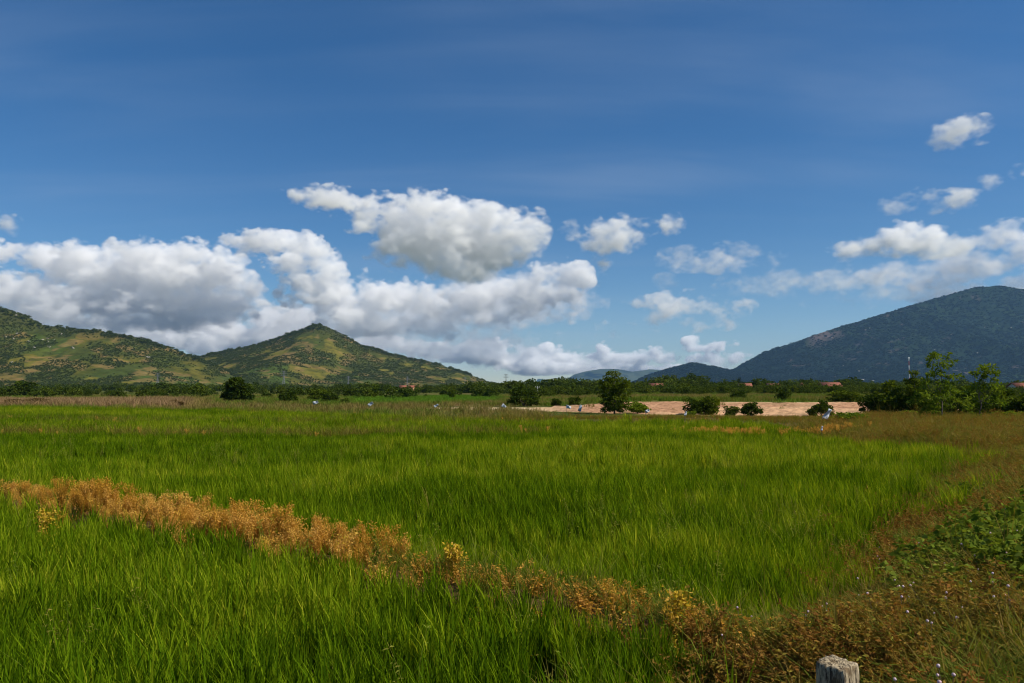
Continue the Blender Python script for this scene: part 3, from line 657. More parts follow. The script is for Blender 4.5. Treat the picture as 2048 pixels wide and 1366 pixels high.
def build_scrub():
    pr = [small_tree('scrub_tree', M_SCRUB, 700 + i, 70, .34, 1.0, .5 + .1 * (i % 3)) for i in range(6)]
    out = []
    for H, sd, n in ((H_LEFT, 1, 60000), (H_PEAK, 2, 64000)):
        x, y, z, tt = surf_pts(H, n, sd)
        pr_ = scrub_mask(x, y, sd) * .95 + .5 * sstep(.10, .02, tt) + .008 + .5 * sstep(.75, .95, tt)
        ok = (z > .5) & (rng.uniform(size=n) < pr_) & (tt < .99); h = rng.uniform(1.0, 2.3, n) * np.where(tt < .04, np.where(rng.uniform(size=n) < .15, 2.6, 1.4), 1)
        out.append(np.c_[x, y, z - .3, h][ok])
    P = np.concatenate(out); n = len(P); h = P[:, 3]
    S = np.c_[h * rng.uniform(.8, 1.5, n), h * rng.uniform(.8, 1.5, n), h]
    scatter('hillside_scrub', P[:, :3], rots(n, .05), S, rng.integers(0, 6, n), np.clip(rng.normal(.42, .25, n), 0, 1), pr, 'dark scrub and small trees dotted over the two green hills')
    print('scrub', n)
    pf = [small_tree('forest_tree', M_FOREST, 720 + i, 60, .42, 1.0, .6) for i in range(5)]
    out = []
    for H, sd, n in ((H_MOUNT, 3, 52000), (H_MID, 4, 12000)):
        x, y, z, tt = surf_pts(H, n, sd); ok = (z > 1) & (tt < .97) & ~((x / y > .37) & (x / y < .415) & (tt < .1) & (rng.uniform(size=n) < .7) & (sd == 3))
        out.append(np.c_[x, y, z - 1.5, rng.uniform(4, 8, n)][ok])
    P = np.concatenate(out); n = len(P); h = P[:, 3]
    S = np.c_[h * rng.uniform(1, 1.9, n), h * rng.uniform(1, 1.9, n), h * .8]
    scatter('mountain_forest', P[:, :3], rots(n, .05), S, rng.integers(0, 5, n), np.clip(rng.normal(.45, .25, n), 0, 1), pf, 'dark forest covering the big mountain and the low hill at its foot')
build_scrub()
def rock_mesh(name, seed, mat, sub=2):
    import bmesh
    bm = bmesh.new(); bmesh.ops.create_icosphere(bm, subdivisions=sub, radius=.5); r = np.random.default_rng(seed)
    ph = r.uniform(0, 6, 6)
    for v in bm.verts:
        c = v.co; k = 1 + .16 * math.sin(c.x * 7 + ph[0]) + .14 * math.sin(c.y * 8 + ph[1]) + .12 * math.sin(c.z * 9 + ph[2]) + r.normal(0, .04)
        v.co = Vector((c.x * k * (1 + .2 * math.sin(ph[3])), c.y * k, c.z * k * .75))
    me = bpy.data.meshes.new(name); bm.to_mesh(me); bm.free(); me.materials.append(mat); return me
def build_boulders():
    pr = [rock_mesh('boulder', 800 + i, M_ROCK) for i in range(5)]
    out = []
    x, y, z, tt = surf_pts(H_LEFT, 9000, 11); u = x / y
    p = np.exp(-(((u + .625) / .03) ** 2 + ((tt - .16) / .14) ** 2)) * .5 + .35 * np.exp(-(((u + .565) / .025) ** 2 + ((tt - .22) / .1) ** 2)) + .12 * np.exp(-(((u + .49) / .06) ** 2 + ((tt - .1) / .08) ** 2)) + .12 * np.exp(-((u + .66) / .05) ** 2) * (tt < .5)
    ok = rng.uniform(size=len(x)) < p * .7 * sstep(.42, .58, fbm(x / 25, y / 40, 151, 3)); out.append(np.c_[x, y, z, rng.uniform(2.0, 6.5, len(x))][ok])
    x, y, z, tt = surf_pts(H_MOUNT, 9000, 12)
    ok = (rng.uniform(size=len(x)) < .06 * sstep(.58, .68, fbm(x / 200, y / 300, 152, 3)) * sstep(.05, .2, tt) * sstep(.95, .7, tt)) | ((x / y > .37) & (x / y < .42) & (tt < .12) & (rng.uniform(size=len(x)) < .05))
    out.append(np.c_[x, y, z + 4, rng.uniform(3, 9, len(x))][ok])
    P = np.concatenate(out); n = len(P); s = P[:, 3]
    scatter('hillside_boulders', P[:, :3], rots(n, .3), np.c_[s * rng.uniform(.8, 1.7, n), s, s * rng.uniform(.6, 1.1, n)], rng.integers(0, 5, n), np.zeros(n), pr, 'pale granite boulders strewn on the hill and mountain slopes')
    print('boulders', n)
build_boulders()
print('far', round(time.time() - T0, 1))
# ------------------------------------------------------------------ single trees, bushes, palm
def tree_px(name, label, bpx, bpy_, D, lobes, mat, seed, n=2600, leaf=.16, r=.05, cat='tree', group=None, clumps=24, csize=.34, lean=0., depth=.9, th=None, wl=.5, hollow=.55):
    """tree whose lobes are given as (column, row, half width, half height) of the frame, at distance D"""
    k = D / FPX; x0 = (bpx - 1024) * k; z0 = float(gz(np.array([x0]), np.array([D]))[0])
    rg = np.random.default_rng(seed); L = []
    zb = CAM_Z - (bpy_ - HOR) * k                                  # height that the base row stands for
    for (px, py, rx, ry) in lobes:
        L.append(((px - bpx) * k, rg.normal(0, .35) * rx * k, (bpy_ - py) * k + (zb - z0), rx * k, rx * k * depth, ry * k))
    root = empty(name, (x0, D, z0))
    tag(root, label, cat, group)
    h = th or max(l[2] for l in L)
    ob('trunk', trunk_mesh('trunk', h * .92, r, [l[:3] for l in L], seed + 1, lean), root)
    ob('crown', crown_mesh('crown', L, n, leaf, mat, seed, clumps=clumps, csize=csize, wl=wl, hollow=hollow), root)
    return root
tree_px('sapling', 'tall thin sapling with tufted bright leaves, the taller of the two beside the verge', 1880, 850, 43,
        [(1880, 722, 26, 15), (1864, 712, 12, 10), (1900, 716, 10, 10), (1882, 745, 14, 10), (1862, 748, 13, 6), (1900, 756, 20, 9), (1850, 764, 12, 8), (1880, 772, 20, 12), (1862, 790, 34, 12), (1905, 786, 22, 12), (1838, 800, 20, 10), (1884, 808, 34, 12), (1915, 808, 20, 10), (1860, 818, 20, 8)],
        M_LEAF_LT, 1001, 3000, .16, .035, 'tree', clumps=10, csize=.38, hollow=.25)
tree_px('sapling', 'shorter leaning sapling with a rounded bright top, next to the frame edge', 1956, 855, 44,
        [(1975, 740, 20, 12), (1960, 752, 10, 7), (1985, 752, 12, 8), (1950, 746, 8, 6), (1960, 775, 16, 8), (1990, 778, 18, 12), (1945, 782, 12, 8), (1972, 800, 26, 12), (1950, 812, 26, 12), (1998, 806, 16, 10), (1960, 828, 22, 8)],
        M_LEAF_LT, 1011, 2700, .16, .035, 'tree', clumps=10, csize=.38, lean=.10, hollow=.25)
tree_px('leafy_tree', 'upright full-crowned tree standing alone before the sandy field', 1228, 826, 63,
        [(1228, 754, 18, 11), (1212, 764, 13, 10), (1243, 768, 13, 14), (1226, 772, 20, 12), (1214, 783, 18, 12), (1240, 788, 17, 12), (1208, 798, 10, 9), (1228, 800, 22, 11), (1246, 806, 10, 8), (1226, 811, 20, 7), (1213, 817, 12, 6), (1243, 817, 13, 6)],
        M_LEAF_MD, 1021, 7000, .17, .07, 'tree', clumps=26, csize=.38)
tree_px('dark_tree', 'broad dark round tree alone on the plain below the pointed hill', 476, 804, 112,
        [(476, 768, 18, 12), (466, 778, 16, 13), (490, 780, 16, 12), (478, 788, 26, 13), (455, 794, 10, 8), (498, 794, 10, 7)],
        M_LEAF_DK, 1031, 7000, .34, .12, 'tree', clumps=24)
tree_px('slender_tree', 'wispy thin tree behind the tall sapling', 1828, 835, 52,
        [(1828, 745, 8, 6), (1820, 762, 12, 7), (1836, 766, 8, 6), (1812, 772, 10, 6), (1826, 785, 16, 9), (1815, 800, 18, 9)], M_LEAF_MD, 1041, 1500, .17, .03, 'tree', clumps=7, csize=.5, hollow=.2)

BUSH = {}
def bush_mesh(tone, v):
    if (tone, v) not in BUSH:
        r = np.random.default_rng(2000 + v * 7 + len(tone)); lob = [(r.normal(0, .06), 0, .32, .42, .42, .28)]
        for i in range(9):
            a = r.uniform(0, 6.28); q = r.uniform(.1, .46); zz = r.uniform(.2, .86) * (1 - .5 * q); lob.append((q * math.cos(a), q * math.sin(a), zz, r.uniform(.12, .26), r.uniform(.12, .26), r.uniform(.10, .2)))
        mat = {'dark': M_LEAF_DK, 'mid': M_LEAF_MD, 'light': M_LEAF_LT, 'brown': M_HERB_BUSH}[tone]
        st = MB()
        for i in range(5):
            l = lob[1 + i]; st.tube([(0, 0, -.05), (l[0] * .5, l[1] * .5, l[2] * .45), l[:3]], [.018, .012, .004], 5)
        BUSH[tone, v] = (crown_mesh('foliage', lob, 2600, .10, mat, 2100 + v, clumps=12, csize=.42, wl=.55), st.mesh('stem', M_BARK, True))
    return BUSH[tone, v]
M_HERB_BUSH = leaf_mat('brown_bush', [(.06, .045, .015), (.10, .06, .02), (.12, .09, .03)], .25)
def bush(px, py, wpx, hpx, tone, label, v=0, D=None, rz=None, name='bush', group=None):
    D = D or ground_d(py); k = D / FPX; x = (px - 1024) * k; z = float(gz(np.array([x]), np.array([D]))[0])
    top = CAM_Z - (py - hpx - HOR) * k; h = max(top - z, .3); wd = wpx * k * 1.02
    f, s = bush_mesh(tone, v)
    o = empty(name, (x, D, z), (px * .37 + v) if rz is None else rz); o.scale = (wd * 1.08, wd * 1.08, h * 1.2)
    tag(o, label, 'bush' if name != 'tree' else 'tree', group)
    ob('foliage', f, o); ob('stem', s, o)
    return o
bush(576, 807, 36, 28, 'dark', 'rounded dark bush just left of the leftmost white flag', 0)
bush(640, 803, 40, 24, 'mid', 'loose olive bush behind the leftmost white flag', 1)
bush(664, 806, 26, 20, 'dark', 'dark bush right behind the leftmost white flag', 2)
bush(692, 809, 16, 12, 'dark', 'tiny dark bush at the near corner of the bright green field', 3)
bush(905, 798, 13, 20, 'mid', 'small upright bush alone on the bright green field', 4, 150)
bush(1050, 816, 46, 44, 'dark', 'big dark rounded bush left of the full-crowned tree', 5)
bush(1023, 816, 20, 18, 'mid', 'small bush touching the left of the big dark bush', 6)
bush(1112, 817, 18, 22, 'dark', 'slim dark bush between the big dark bush and the full-crowned tree', 0)
bush(1148, 818, 22, 24, 'dark', 'rounded dark bush nearest the left of the full-crowned tree', 2)
bush(178, 795, 13, 16, 'dark', 'small dark upright bush on the plain below the left hill', 3)
bush(330, 797, 14, 13, 'dark', 'lone small dark bush on the plain between the two green hills', 1)
bush(48, 793, 46, 28, 'dark', 'wide dark bush before the far wood at the left frame edge', 4, 190)
bush(350, 813, 40, 13, 'brown', 'low brown bush at the far margin of the paddy', 5)
bush(60, 812, 66, 14, 'brown', 'low wide brown bush at the edge of the pinkish dry grass', 2)
bush(1274, 827, 36, 26, 'light', 'loose bright bush just right of the full-crowned tree', 3)
bush(1386, 829, 40, 34, 'dark', 'dark bush before the sand, left one of the joined pair', 6)
bush(1412, 829, 44, 36, 'mid', 'taller bush before the sand, right one of the joined pair', 1)
bush(1461, 831, 28, 17, 'mid', 'low small bush before the sand beside the joined pair', 0)
bush(1502, 832, 38, 25, 'dark', 'rounded bush standing mid-way along the sandy field', 4)
bush(1637, 833, 42, 30, 'dark', 'dark round bush right behind the largest white flag', 5)
bush(1700, 856, 56, 36, 'light', 'bright green leafy bush beside the largest white flag', 6)
bush(1380, 843, 22, 20, 'light', 'small bright green plant at the paddy edge below the joined bushes', 2)
bush(1565, 810, 26, 30, 'dark', 'dark bush at the far edge of the sandy field', 3, 92)
bush(1476, 808, 28, 28, 'dark', 'dark bush under the palm at the far edge of the sandy field', 0, 96)
bush(1690, 808, 60, 26, 'mid', 'wide mid-green bush behind the far right end of the sand', 1, 84)
bush(1745, 838, 46, 48, 'dark', 'dark thicket bush closing the right end of the sandy field', 2, 54)
bush(1785, 840, 64, 68, 'mid', 'tall dark thicket bush left of the wispy thin tree', 4, 53)
bush(1830, 842, 66, 62, 'dark', 'dark thicket bush under the wispy thin tree', 0, 52)
bush(1868, 842, 66, 66, 'mid', 'dark thicket bush right behind the tall thin sapling', 6, 51)
bush(1925, 848, 70, 72, 'dark', 'tall dark thicket bush between the two saplings', 3, 49)
bush(1990, 846, 72, 66, 'mid', 'dark thicket bush behind the shorter leaning sapling', 5, 51)
bush(2040, 850, 66, 62, 'mid', 'mid-green thicket bush cut by the right frame edge', 1, 47)
bush(1840, 845, 60, 24, 'light', 'low yellow-green bush at the foot of the thicket left of the tall sapling', 2, 46)
bush(1918, 848, 60, 24, 'light', 'low yellow-green bush between the feet of the two saplings', 5, 45)
bush(2012, 852, 56, 30, 'light', 'low yellow-green bush right of the leaning sapling', 0, 44)
bush(2030, 885, 40, 24, 'brown', 'small brown bush on the verge at the right frame edge', 3, 31)

def palm():
    D = 230; k = D / FPX; x = (1476 - 1024) * k; z = float(gz(np.array([x]), np.array([D]))[0]); top = CAM_Z - (766 - HOR) * k - z
    root = empty('palm_tree', (x, D, z)); tag(root, 'spiky palm rising above the far wood near the mountain foot', 'palm')
    st = MB(); st.tube([(0, 0, -.1), (.05, 0, top * .5), (0, 0, top)], [.2, .15, .12], 7); ob('trunk', st.mesh('trunk', M_BARK, True), root)
    r = np.random.default_rng(9)
    for i in range(15):
        a = r.uniform(0, 6.28); el = r.uniform(.25, 1.35); n = 18; L = r.uniform(1.7, 2.3); V = []; F = []; T = []
        for s in range(n):
            t = (s + 1) / n; d = np.array((math.cos(a) * math.cos(el), math.sin(a) * math.cos(el), math.sin(el)))
            c = d * L * t + np.array((0, 0, -.55 * L * t ** 2.2 * math.cos(el)))
            side = np.array((-math.sin(a), math.cos(a), 0)); ll = .55 * (1 - abs(t - .45)) * .9
            for sg in (-1, 1):
                e = c + (side * sg * .75 + d * .55 + np.array((0, 0, -.25))) * ll; b = len(V)
                V += [c - d * .05, (c + e) / 2 + d * .06, e, c + d * .05]; F.append((b, b + 1, b + 2, b + 3)); T += [r.uniform(0, .8)] * 4
        ob('frond', mesh_np('frond', V, F, [M_LEAF_DK], {'lt': T}), root, (0, 0, top))
palm()

# ------------------------------------------------------------------ flags, poles, stones, post
def flag(px, py, wpx, hpx, tilt, label, seed, stick=1.0):
    """scrap of pale plastic tied to a stick to scare birds; px, py its middle"""
    D = ground_d(py + 24) if py > 820 else 60 + (820 - py) * .8
    k = D / FPX; x = (px - 1024) * k; z = float(gz(np.array([x]), np.array([D]))[0]); zc = CAM_Z - (py - HOR) * k - z
    root = empty('plastic_flag', (x, D, z)); tag(root, label, 'flag', 'plastic bird-scaring flags')
    r = np.random.default_rng(seed); n, m = 7, 5; wd, hh = wpx * k, hpx * k; V = []
    for i in range(n):
        for j in range(m):
            s, t = i / (n - 1), j / (m - 1)
            a = s * wd; b = (t - .5) * hh * (1 - .35 * s) ; yy = .12 * wd * math.sin(s * 7 + t * 3 + seed) + r.normal(0, .02 * wd)
            V.append((a * math.cos(tilt) - b * math.sin(tilt), yy, zc + a * math.sin(tilt) + b * math.cos(tilt) + r.normal(0, .02 * hh) - math.sin(tilt) * wd * .5))
    V = np.array(V); V[:, 0] -= wd * .5 * math.cos(tilt)
    F = [(i * m + j, (i + 1) * m + j, (i + 1) * m + j + 1, i * m + j + 1) for i in range(n - 1) for j in range(m - 1)]
    me = mesh_np('sheet', V, F, [M_PLASTIC], None, True); s = ob('sheet', me, root); md = s.modifiers.new('thick', 'SOLIDIFY'); md.thickness = .006
    st = MB(); xb = float(V[:m, 0].mean()); st.tube([(xb, 0, -.15), (xb + .01, 0, zc * .5), (xb, .0, float(V[:m, 2].max()) + .02)], [.014, .012, .009], 5); ob('stick', st.mesh('stick', M_STICK), root)
flag(632, 805, 11, 7, .35, 'leftmost white plastic flag on the far bank', 1)
flag(742, 808, 11, 7, .6, 'white plastic flag before the bright green field, second from the left', 2)
flag(873, 811, 9, 5, .5, 'small flat white flag, third from the left', 3)
flag(1008, 812, 9, 7, -.6, 'pale flag just left of the big dark bush', 4)
flag(1137, 814, 10, 7, -.3, 'pale blue-grey flag beside the bush nearest the full-crowned tree', 5)
flag(1160, 816, 13, 7, 1.3, 'upright white flag between the rounded bush and full-crowned tree', 6)
flag(1294, 822, 9, 7, .4, 'pale flag before the sand beside the loose bright bush', 7)
flag(1370, 827, 9, 5, 1.2, 'small upright pale flag before the joined bushes', 8)
flag(1652, 829, 25, 11, 1.0, 'largest white flag hanging from a stick before the sand', 9)
flag(1641, 856, 9, 4, 1.35, 'tiny white rag low in the rice below the largest flag', 10)

def pole(px, top, base, D, label, arm=True, name='utility_pole', r=.11, cat='pole', mat=None):
    k = D / FPX; x = (px - 1024) * k; z = float(gz(np.array([x]), np.array([D]))[0]); h = CAM_Z - (top - HOR) * k - z
    root = empty(name, (x, D, z)); tag(root, label, cat)
    a = MB(); a.tube([(0, 0, -.3), (0, 0, h * .5), (0, 0, h)], [r, r * .9, r * .75], 8); ob('shaft', a.mesh('shaft', mat or M_CONCRETE, True), root)
    if arm:
        b = MB(); b.box((0, 0, h - .35), (1.3, .1, .1)); c = ob('crossarm', b.mesh('crossarm', M_STEEL), root)
        for s in (-.55, 0, .55):
            i = MB(); i.tube([(s, 0, h - .30), (s, 0, h - .1)], [.05, .04], 6); ob('insulator', i.mesh('insulator', M_WHITE), c)
pole(1075, 772, 795, 210, 'pale utility pole before the far wood above the big dark bush')
pole(1279, 776, 790, 230, 'thin pale pole right of the full-crowned tree', False)
pole(1347, 784, 797, 170, 'short pale pole on the green strip behind the sand', False)
pole(1665, 776, 790, 300, 'faint pole above the far houses near the right', True)
def pylon(px, top, D, label, group='power pylons below the hills'):
    k = D / FPX; x = (px - 1024) * k; h = CAM_Z - (top - HOR) * k; root = empty('power_pylon', (x, D, 0)); tag(root, label, 'pylon', group)
    b = MB(); w0, w1 = h * .085, h * .018; q = .09 + h * .0035
    legs = [[(sx * w0, sy * w0, -.5), (sx * w1, sy * w1, h * .72), (sx * w1 * .7, sy * w1 * .7, h)] for sx, sy in ((-1, -1), (1, -1), (1, 1), (-1, 1))]
    for l in legs: b.tube(l, q, 4)
    ob('leg_frame', b.mesh('leg_frame', M_STEEL), root)
    c = MB(); lv = np.linspace(0, h * .98, 9)
    def at_(i, z): return np.array([np.interp(z, [p[2] for p in legs[i]], [p[j] for p in legs[i]]) for j in range(2)] + [z])
    for z0, z1 in zip(lv[:-1], lv[1:]):
        for i in range(4):
            j = (i + 1) % 4; c.tube([at_(i, z0), at_(j, z1)], q * .6, 3); c.tube([at_(j, z0), at_(i, z1)], q * .6, 3)
    ob('bracing', c.mesh('bracing', M_STEEL), root)
    for f in (.76, .86, .96):
        a = MB(); s = h * (.17 if f < .9 else .12); a.tube([(-s, 0, h * f), (0, 0, h * f + .03 * h), (s, 0, h * f)], q * .8, 4); a.tube([(-s, 0, h * f), (s, 0, h * f)], q * .8, 4); ob('crossarm', a.mesh('crossarm', M_STEEL), root)
pylon(316, 746, 1150, 'power pylon below the left hill, farthest left of the line')
pylon(568, 742, 1150, 'power pylon below the left flank of the pointed hill')
pylon(697, 752, 1250, 'power pylon under the right flank of the pointed hill, near its middle')
pylon(815, 753, 1250, 'power pylon above the white and orange houses')
pylon(930, 754, 1300, 'power pylon at the right foot of the pointed hill')
pylon(1012, 748, 1300, 'power pylon standing clear against the sky right of the pointed hill')
def radio_mast():
    D = 900; k = D / FPX; x = (1818 - 1024) * k; h = CAM_Z - (714 - HOR) * k; root = empty('radio_mast', (x, D, 0)); tag(root, 'thin red and white radio mast before the forested mountain', 'mast')
    n = 8
    for i in range(n):
        b = MB(); z0, z1 = h * i / n, h * (i + 1) / n; q = .42
        for a in range(3):
            c, s = math.cos(a * 2.094), math.sin(a * 2.094); b.tube([(q * c, q * s, z0 + .01), (q * c, q * s, z1)], .10, 4)
            c2, s2 = math.cos((a + 1) * 2.094), math.sin((a + 1) * 2.094)
            for t in range(4): b.tube([(q * c, q * s, z0 + (z1 - z0) * t / 4), (q * c2, q * s2, z0 + (z1 - z0) * (t + 1) / 4)], .05, 3)
        ob('section', b.mesh('section', M_WHITE if i % 2 else M_RED), root)
    for a in range(3):
        b = MB(); b.box((.75 * math.cos(a * 2.09), .75 * math.sin(a * 2.09), h - 1.6), (.35, .35, 2.4), a * 2.09); ob('antenna', b.mesh('antenna', M_WHITE), root)
radio_mast()

def house(px, base, wpx, hpx, D, wall, label, rz=.3, gable=True):
    """small tiled house, base row given for level ground"""
    k = D / FPX; x = (px - 1024) * k; z = float(gz(np.array([x]), np.array([D]))[0]); W = wpx * k; top = CAM_Z - (base - hpx - HOR) * k - z
    H = max(2.4, top * .62); dp = W * .75; rise = max(.8, top - H)
    root = empty('house', (x, D, z), rz); tag(root, label, 'house')
    b = MB(); b.box((0, 0, H / 2 - .1), (W, dp, H + .2)); b.add([(-W / 2, -dp / 2, H), (-W / 2, dp / 2, H), (-W / 2, 0, H + rise), (-W / 2, 0, H + rise), (W / 2, -dp / 2, H), (W / 2, dp / 2, H), (W / 2, 0, H + rise), (W / 2, 0, H + rise)], [(0, 2, 3, 1), (4, 5, 6, 7)])
    ob('wall', b.mesh('wall', wall), root)
    o = .45; t = .16; r = MB()
    for s in (-1, 1):
        a0 = np.array((-W / 2 - o, s * (dp / 2 + o), H - o * rise / (dp / 2))); a1 = np.array((W / 2 + o, s * (dp / 2 + o), a0[2])); b0 = np.array((-W / 2 - o, 0, H + rise + .02)); b1 = np.array((W / 2 + o, 0, H + rise + .02)); up = np.array((0, 0, t))
        r.add([a0, a1, b1, b0, a0 + up, a1 + up, b1 + up, b0 + up], [(0, 1, 2, 3), (4, 5, 6, 7), (0, 1, 5, 4), (1, 2, 6, 5), (2, 3, 7, 6), (3, 0, 4, 7)])
    ob('roof', r.mesh('roof', M_ROOF), root)
    d = MB(); d.box((0, -dp / 2 - .02, 1.0), (.95, .08, 2.0)); ob('door', d.mesh('door', M_DARK), root)
    for s in (-1, 1):
        wn = MB(); wn.box((s * W * .3, -dp / 2 - .02, 1.45), (min(1.2, W * .2), .08, 1.1)); ob('window', wn.mesh('window', M_DARK), root)
house(806, 780, 12, 9, 600, M_WALL_W, 'white-walled house with orange tiles, left of the pair below the pylon', .25)
house(823, 780, 11, 9, 590, M_WALL_O, 'ochre house in the middle of the group below the pylon', -.2)
house(835, 780, 8, 8, 610, M_WALL_W, 'small pale house at the right of the group below the pylon', .4)
house(1311, 790, 24, 9, 285, M_WALL_O, 'red-roofed house in the far wood right of the full-crowned tree', .1)
house(1490, 788, 20, 9, 290, M_WALL_W, 'red-roofed house in the far wood next to the palm', -.15)
house(1545, 790, 22, 11, 290, M_WALL_W, 'red-roofed house half hidden in trees right of the palm', .2)
house(1603, 793, 12, 10, 240, M_WALL_O, 'narrow yellow-walled house among the trees behind the sand', 1.2)
house(1658, 794, 34, 10, 235, M_WALL_O, 'long low red-roofed house behind the far right of the sand', .0)
house(2040, 798, 36, 13, 200, M_WALL_W, 'red-roofed house behind the thicket at the right frame edge', .1)

def stone(px, py, wpx, label, seed):
    D = ground_d(py, .3); k = D / FPX; x = (px - 1024) * k; z = float(gz(np.array([x]), np.array([D]))[0])
    o = ob('stone', rock_mesh('stone', seed, M_STONE), None, (x, D, z + wpx * k * .28), seed, (wpx * k * 1.3, wpx * k * 1.1, wpx * k * 1.05)); tag(o, label, 'stone')
stone(1920, 893, 9, 'small pale stone in the grass below the tall sapling', 1)
stone(1996, 895, 12, 'larger pale stone on the verge near the right frame edge', 2)

def weed_thing(px, py, D, h, label, seed):
    k = D / FPX; x = (px - 1024) * k; z = float(gz(np.array([x]), np.array([D]))[0])
    o = ob('yellow_weed', plume('yellow_weed', M_YELLOW, seed, h, 12, 30, .035, .13), None, (x, D, z - .02)); tag(o, label, 'weed')
weed_thing(1352, 1250, 5.7, .36, 'bright yellow withered weed at the end of the bund', 51)
weed_thing(108, 1075, 9.3, .62, 'lone yellow weed standing in the near rice on the left', 52)
weed_thing(905, 1125, 7.45, .30, 'yellow weed on the bund right of the orange clumps', 53)

def post():
    D = 3.05; k = D / FPX; x = (1660 - 1024) * k; z = float(gz(np.array([x]), np.array([D]))[0]); top = CAM_Z - (1312 - HOR) * k - z
    n, m = 56, 40; V = []; r = np.random.default_rng(4); a2 = .057
    ph = r.uniform(0, 6, 20)
    for j in range(m + 1):
        t = j / m
        for i in range(n):
            q = 2 * math.pi * i / n; c, s = math.cos(q), math.sin(q)
            e = (abs(c) ** 16 + abs(s) ** 16) ** (-1 / 16.) * a2
            g = .0022 * math.sin(q * 23 + ph[0] + 1.2 * math.sin(t * 9 + ph[1])) + .0018 * math.sin(q * 41 + ph[2] + math.sin(t * 14)) + .0025 * math.sin(q * 5 + t * 6 + ph[3]) + r.normal(0, .0004)
            e += g - .003 * max(0, t - .97) / .03
            px_, py_ = c * e, s * e
            zz = -.25 + (top + .25) * t
            if t > .9: zz += ((px_ * .25 + py_ * .55) * .12 + .0016 * math.sin(q * 9 + ph[5]) + .001 * math.sin(q * 17 + ph[6])) * (t - .9) / .1
            V.append((px_, py_, zz))
    F = [(j * n + i, j * n + (i + 1) % n, (j + 1) * n + (i + 1) % n, (j + 1) * n + i) for j in range(m) for i in range(n)]
    ring = np.array(V[m * n:]); cen = ring.mean(0); last = m * n
    for f in (.75, .5, .25):
        b = len(V)
        for i in range(n):
            p = cen + (ring[i] - cen) * f; p[2] = cen[2] + (ring[i][2] - cen[2]) * f * (1.2) + .003 * math.sin(i * 1.7 + f * 20) + .0016 * math.sin(p[0] * 160) + r.normal(0, .0006) - .002 * (1 - f); V.append(tuple(p))
        F += [(last + i, last + (i + 1) % n, b + (i + 1) % n, b + i) for i in range(n)]; last = b
    V.append(tuple(cen - (0, 0, .006))); ci = len(V) - 1
    F += [(last + 2 * i, last + 2 * i + 1, last + (2 * i + 2) % n, ci) for i in range(n // 2)]
    m_, nn, l = new_mat('weathered_post')
    o_ = nn.new('ShaderNodeOutputMaterial'); p = nn.new('ShaderNodeBsdfPrincipled'); p.inputs['Roughness'].default_value = .92; p.inputs['Specular IOR Level'].default_value = .15
    tc = nn.new('ShaderNodeTexCoord'); mp = nn.new('ShaderNodeMapping'); mp.inputs['Scale'].default_value = (1, 1, .16); l.new(tc.outputs['Object'], mp.inputs[0])
    nz = nn.new('ShaderNodeTexNoise'); nz.inputs['Scale'].default_value = 90; nz.inputs['Detail'].default_value = 8; nz.inputs['Roughness'].default_value = .72; l.new(mp.outputs[0], nz.inputs[0])
    n2 = nn.new('ShaderNodeTexNoise'); n2.inputs['Scale'].default_value = 16; n2.inputs['Detail'].default_value = 5; l.new(tc.outputs['Object'], n2.inputs[0])
    r1 = nn.new('ShaderNodeValToRGB'); r1.color_ramp.elements[0].position = .42; r1.color_ramp.elements[0].color = (.05, .038, .025, 1); r1.color_ramp.elements[1].position = .56; r1.color_ramp.elements[1].color = (.42, .34, .22, 1); l.new(nz.outputs[0], r1.inputs[0])
    mr = nn.new('ShaderNodeMapRange'); mr.inputs[1].default_value = .5; mr.inputs[2].default_value = .66; l.new(n2.outputs[0], mr.inputs[0])
    mx = nn.new('ShaderNodeMix'); mx.data_type = 'RGBA'; l.new(mr.outputs[0], mx.inputs[0]); l.new(r1.outputs[0], mx.inputs[6]); mx.inputs[7].default_value = (.13, .09, .05, 1); l.new(mx.outputs[2], p.inputs['Base Color'])
    bp = nn.new('ShaderNodeBump'); bp.inputs['Strength'].default_value = .8; bp.inputs['Distance'].default_value = .006; l.new(nz.outputs[0], bp.inputs['Height']); l.new(bp.outputs[0], p.inputs['Normal']); l.new(p.outputs[0], o_.inputs[0])
    o = ob('post', mesh_np('post', V, F, [m_], None, False), None, (x, D, z), R(40)); tag(o, 'weathered grey wooden post standing in the verge weeds', 'post')
post()

# ------------------------------------------------------------------ clouds
def cloud_mat():
    m, n, l = new_mat('cloud_vapour'); o = n.new('ShaderNodeOutputMaterial'); p = n.new('ShaderNodeVolumePrincipled')
    p.inputs['Color'].default_value = (1, 1, 1, 1); p.inputs['Density'].default_value = 1.0; p.inputs['Anisotropy'].default_value = 0.0
    l.new(p.outputs[0], o.inputs['Volume']); return m
M_CLOUD = cloud_mat()
def _noise3(shape, cell, rg, sx=1.5):
    cells = (cell * sx, cell * sx, cell)
    a = rg.standard_normal([max(5, int(math.ceil(s / c)) + 4) for s, c in zip(shape, cells)]).astype(np.float32)
    for ax in range(3):
        n, m = shape[ax], a.shape[ax]; t = np.minimum(1 + np.arange(n) / cells[ax], m - 2.001); i = t.astype(int); f = t - i
        W = np.zeros((n, m), np.float32); r = np.arange(n); W[r, i - 1] += (1 - f) ** 3 / 6; W[r, i] += (3 * f ** 3 - 6 * f ** 2 + 4) / 6; W[r, i + 1] += (-3 * f ** 3 + 3 * f ** 2 + 3 * f + 1) / 6
        j = np.minimum(i + 2, m - 1); W[r, j] += f ** 3 / 6
        a = np.moveaxis(np.tensordot(W, a, axes=(1, ax)), 0, ax)
    return a / (a.std() + 1e-6)
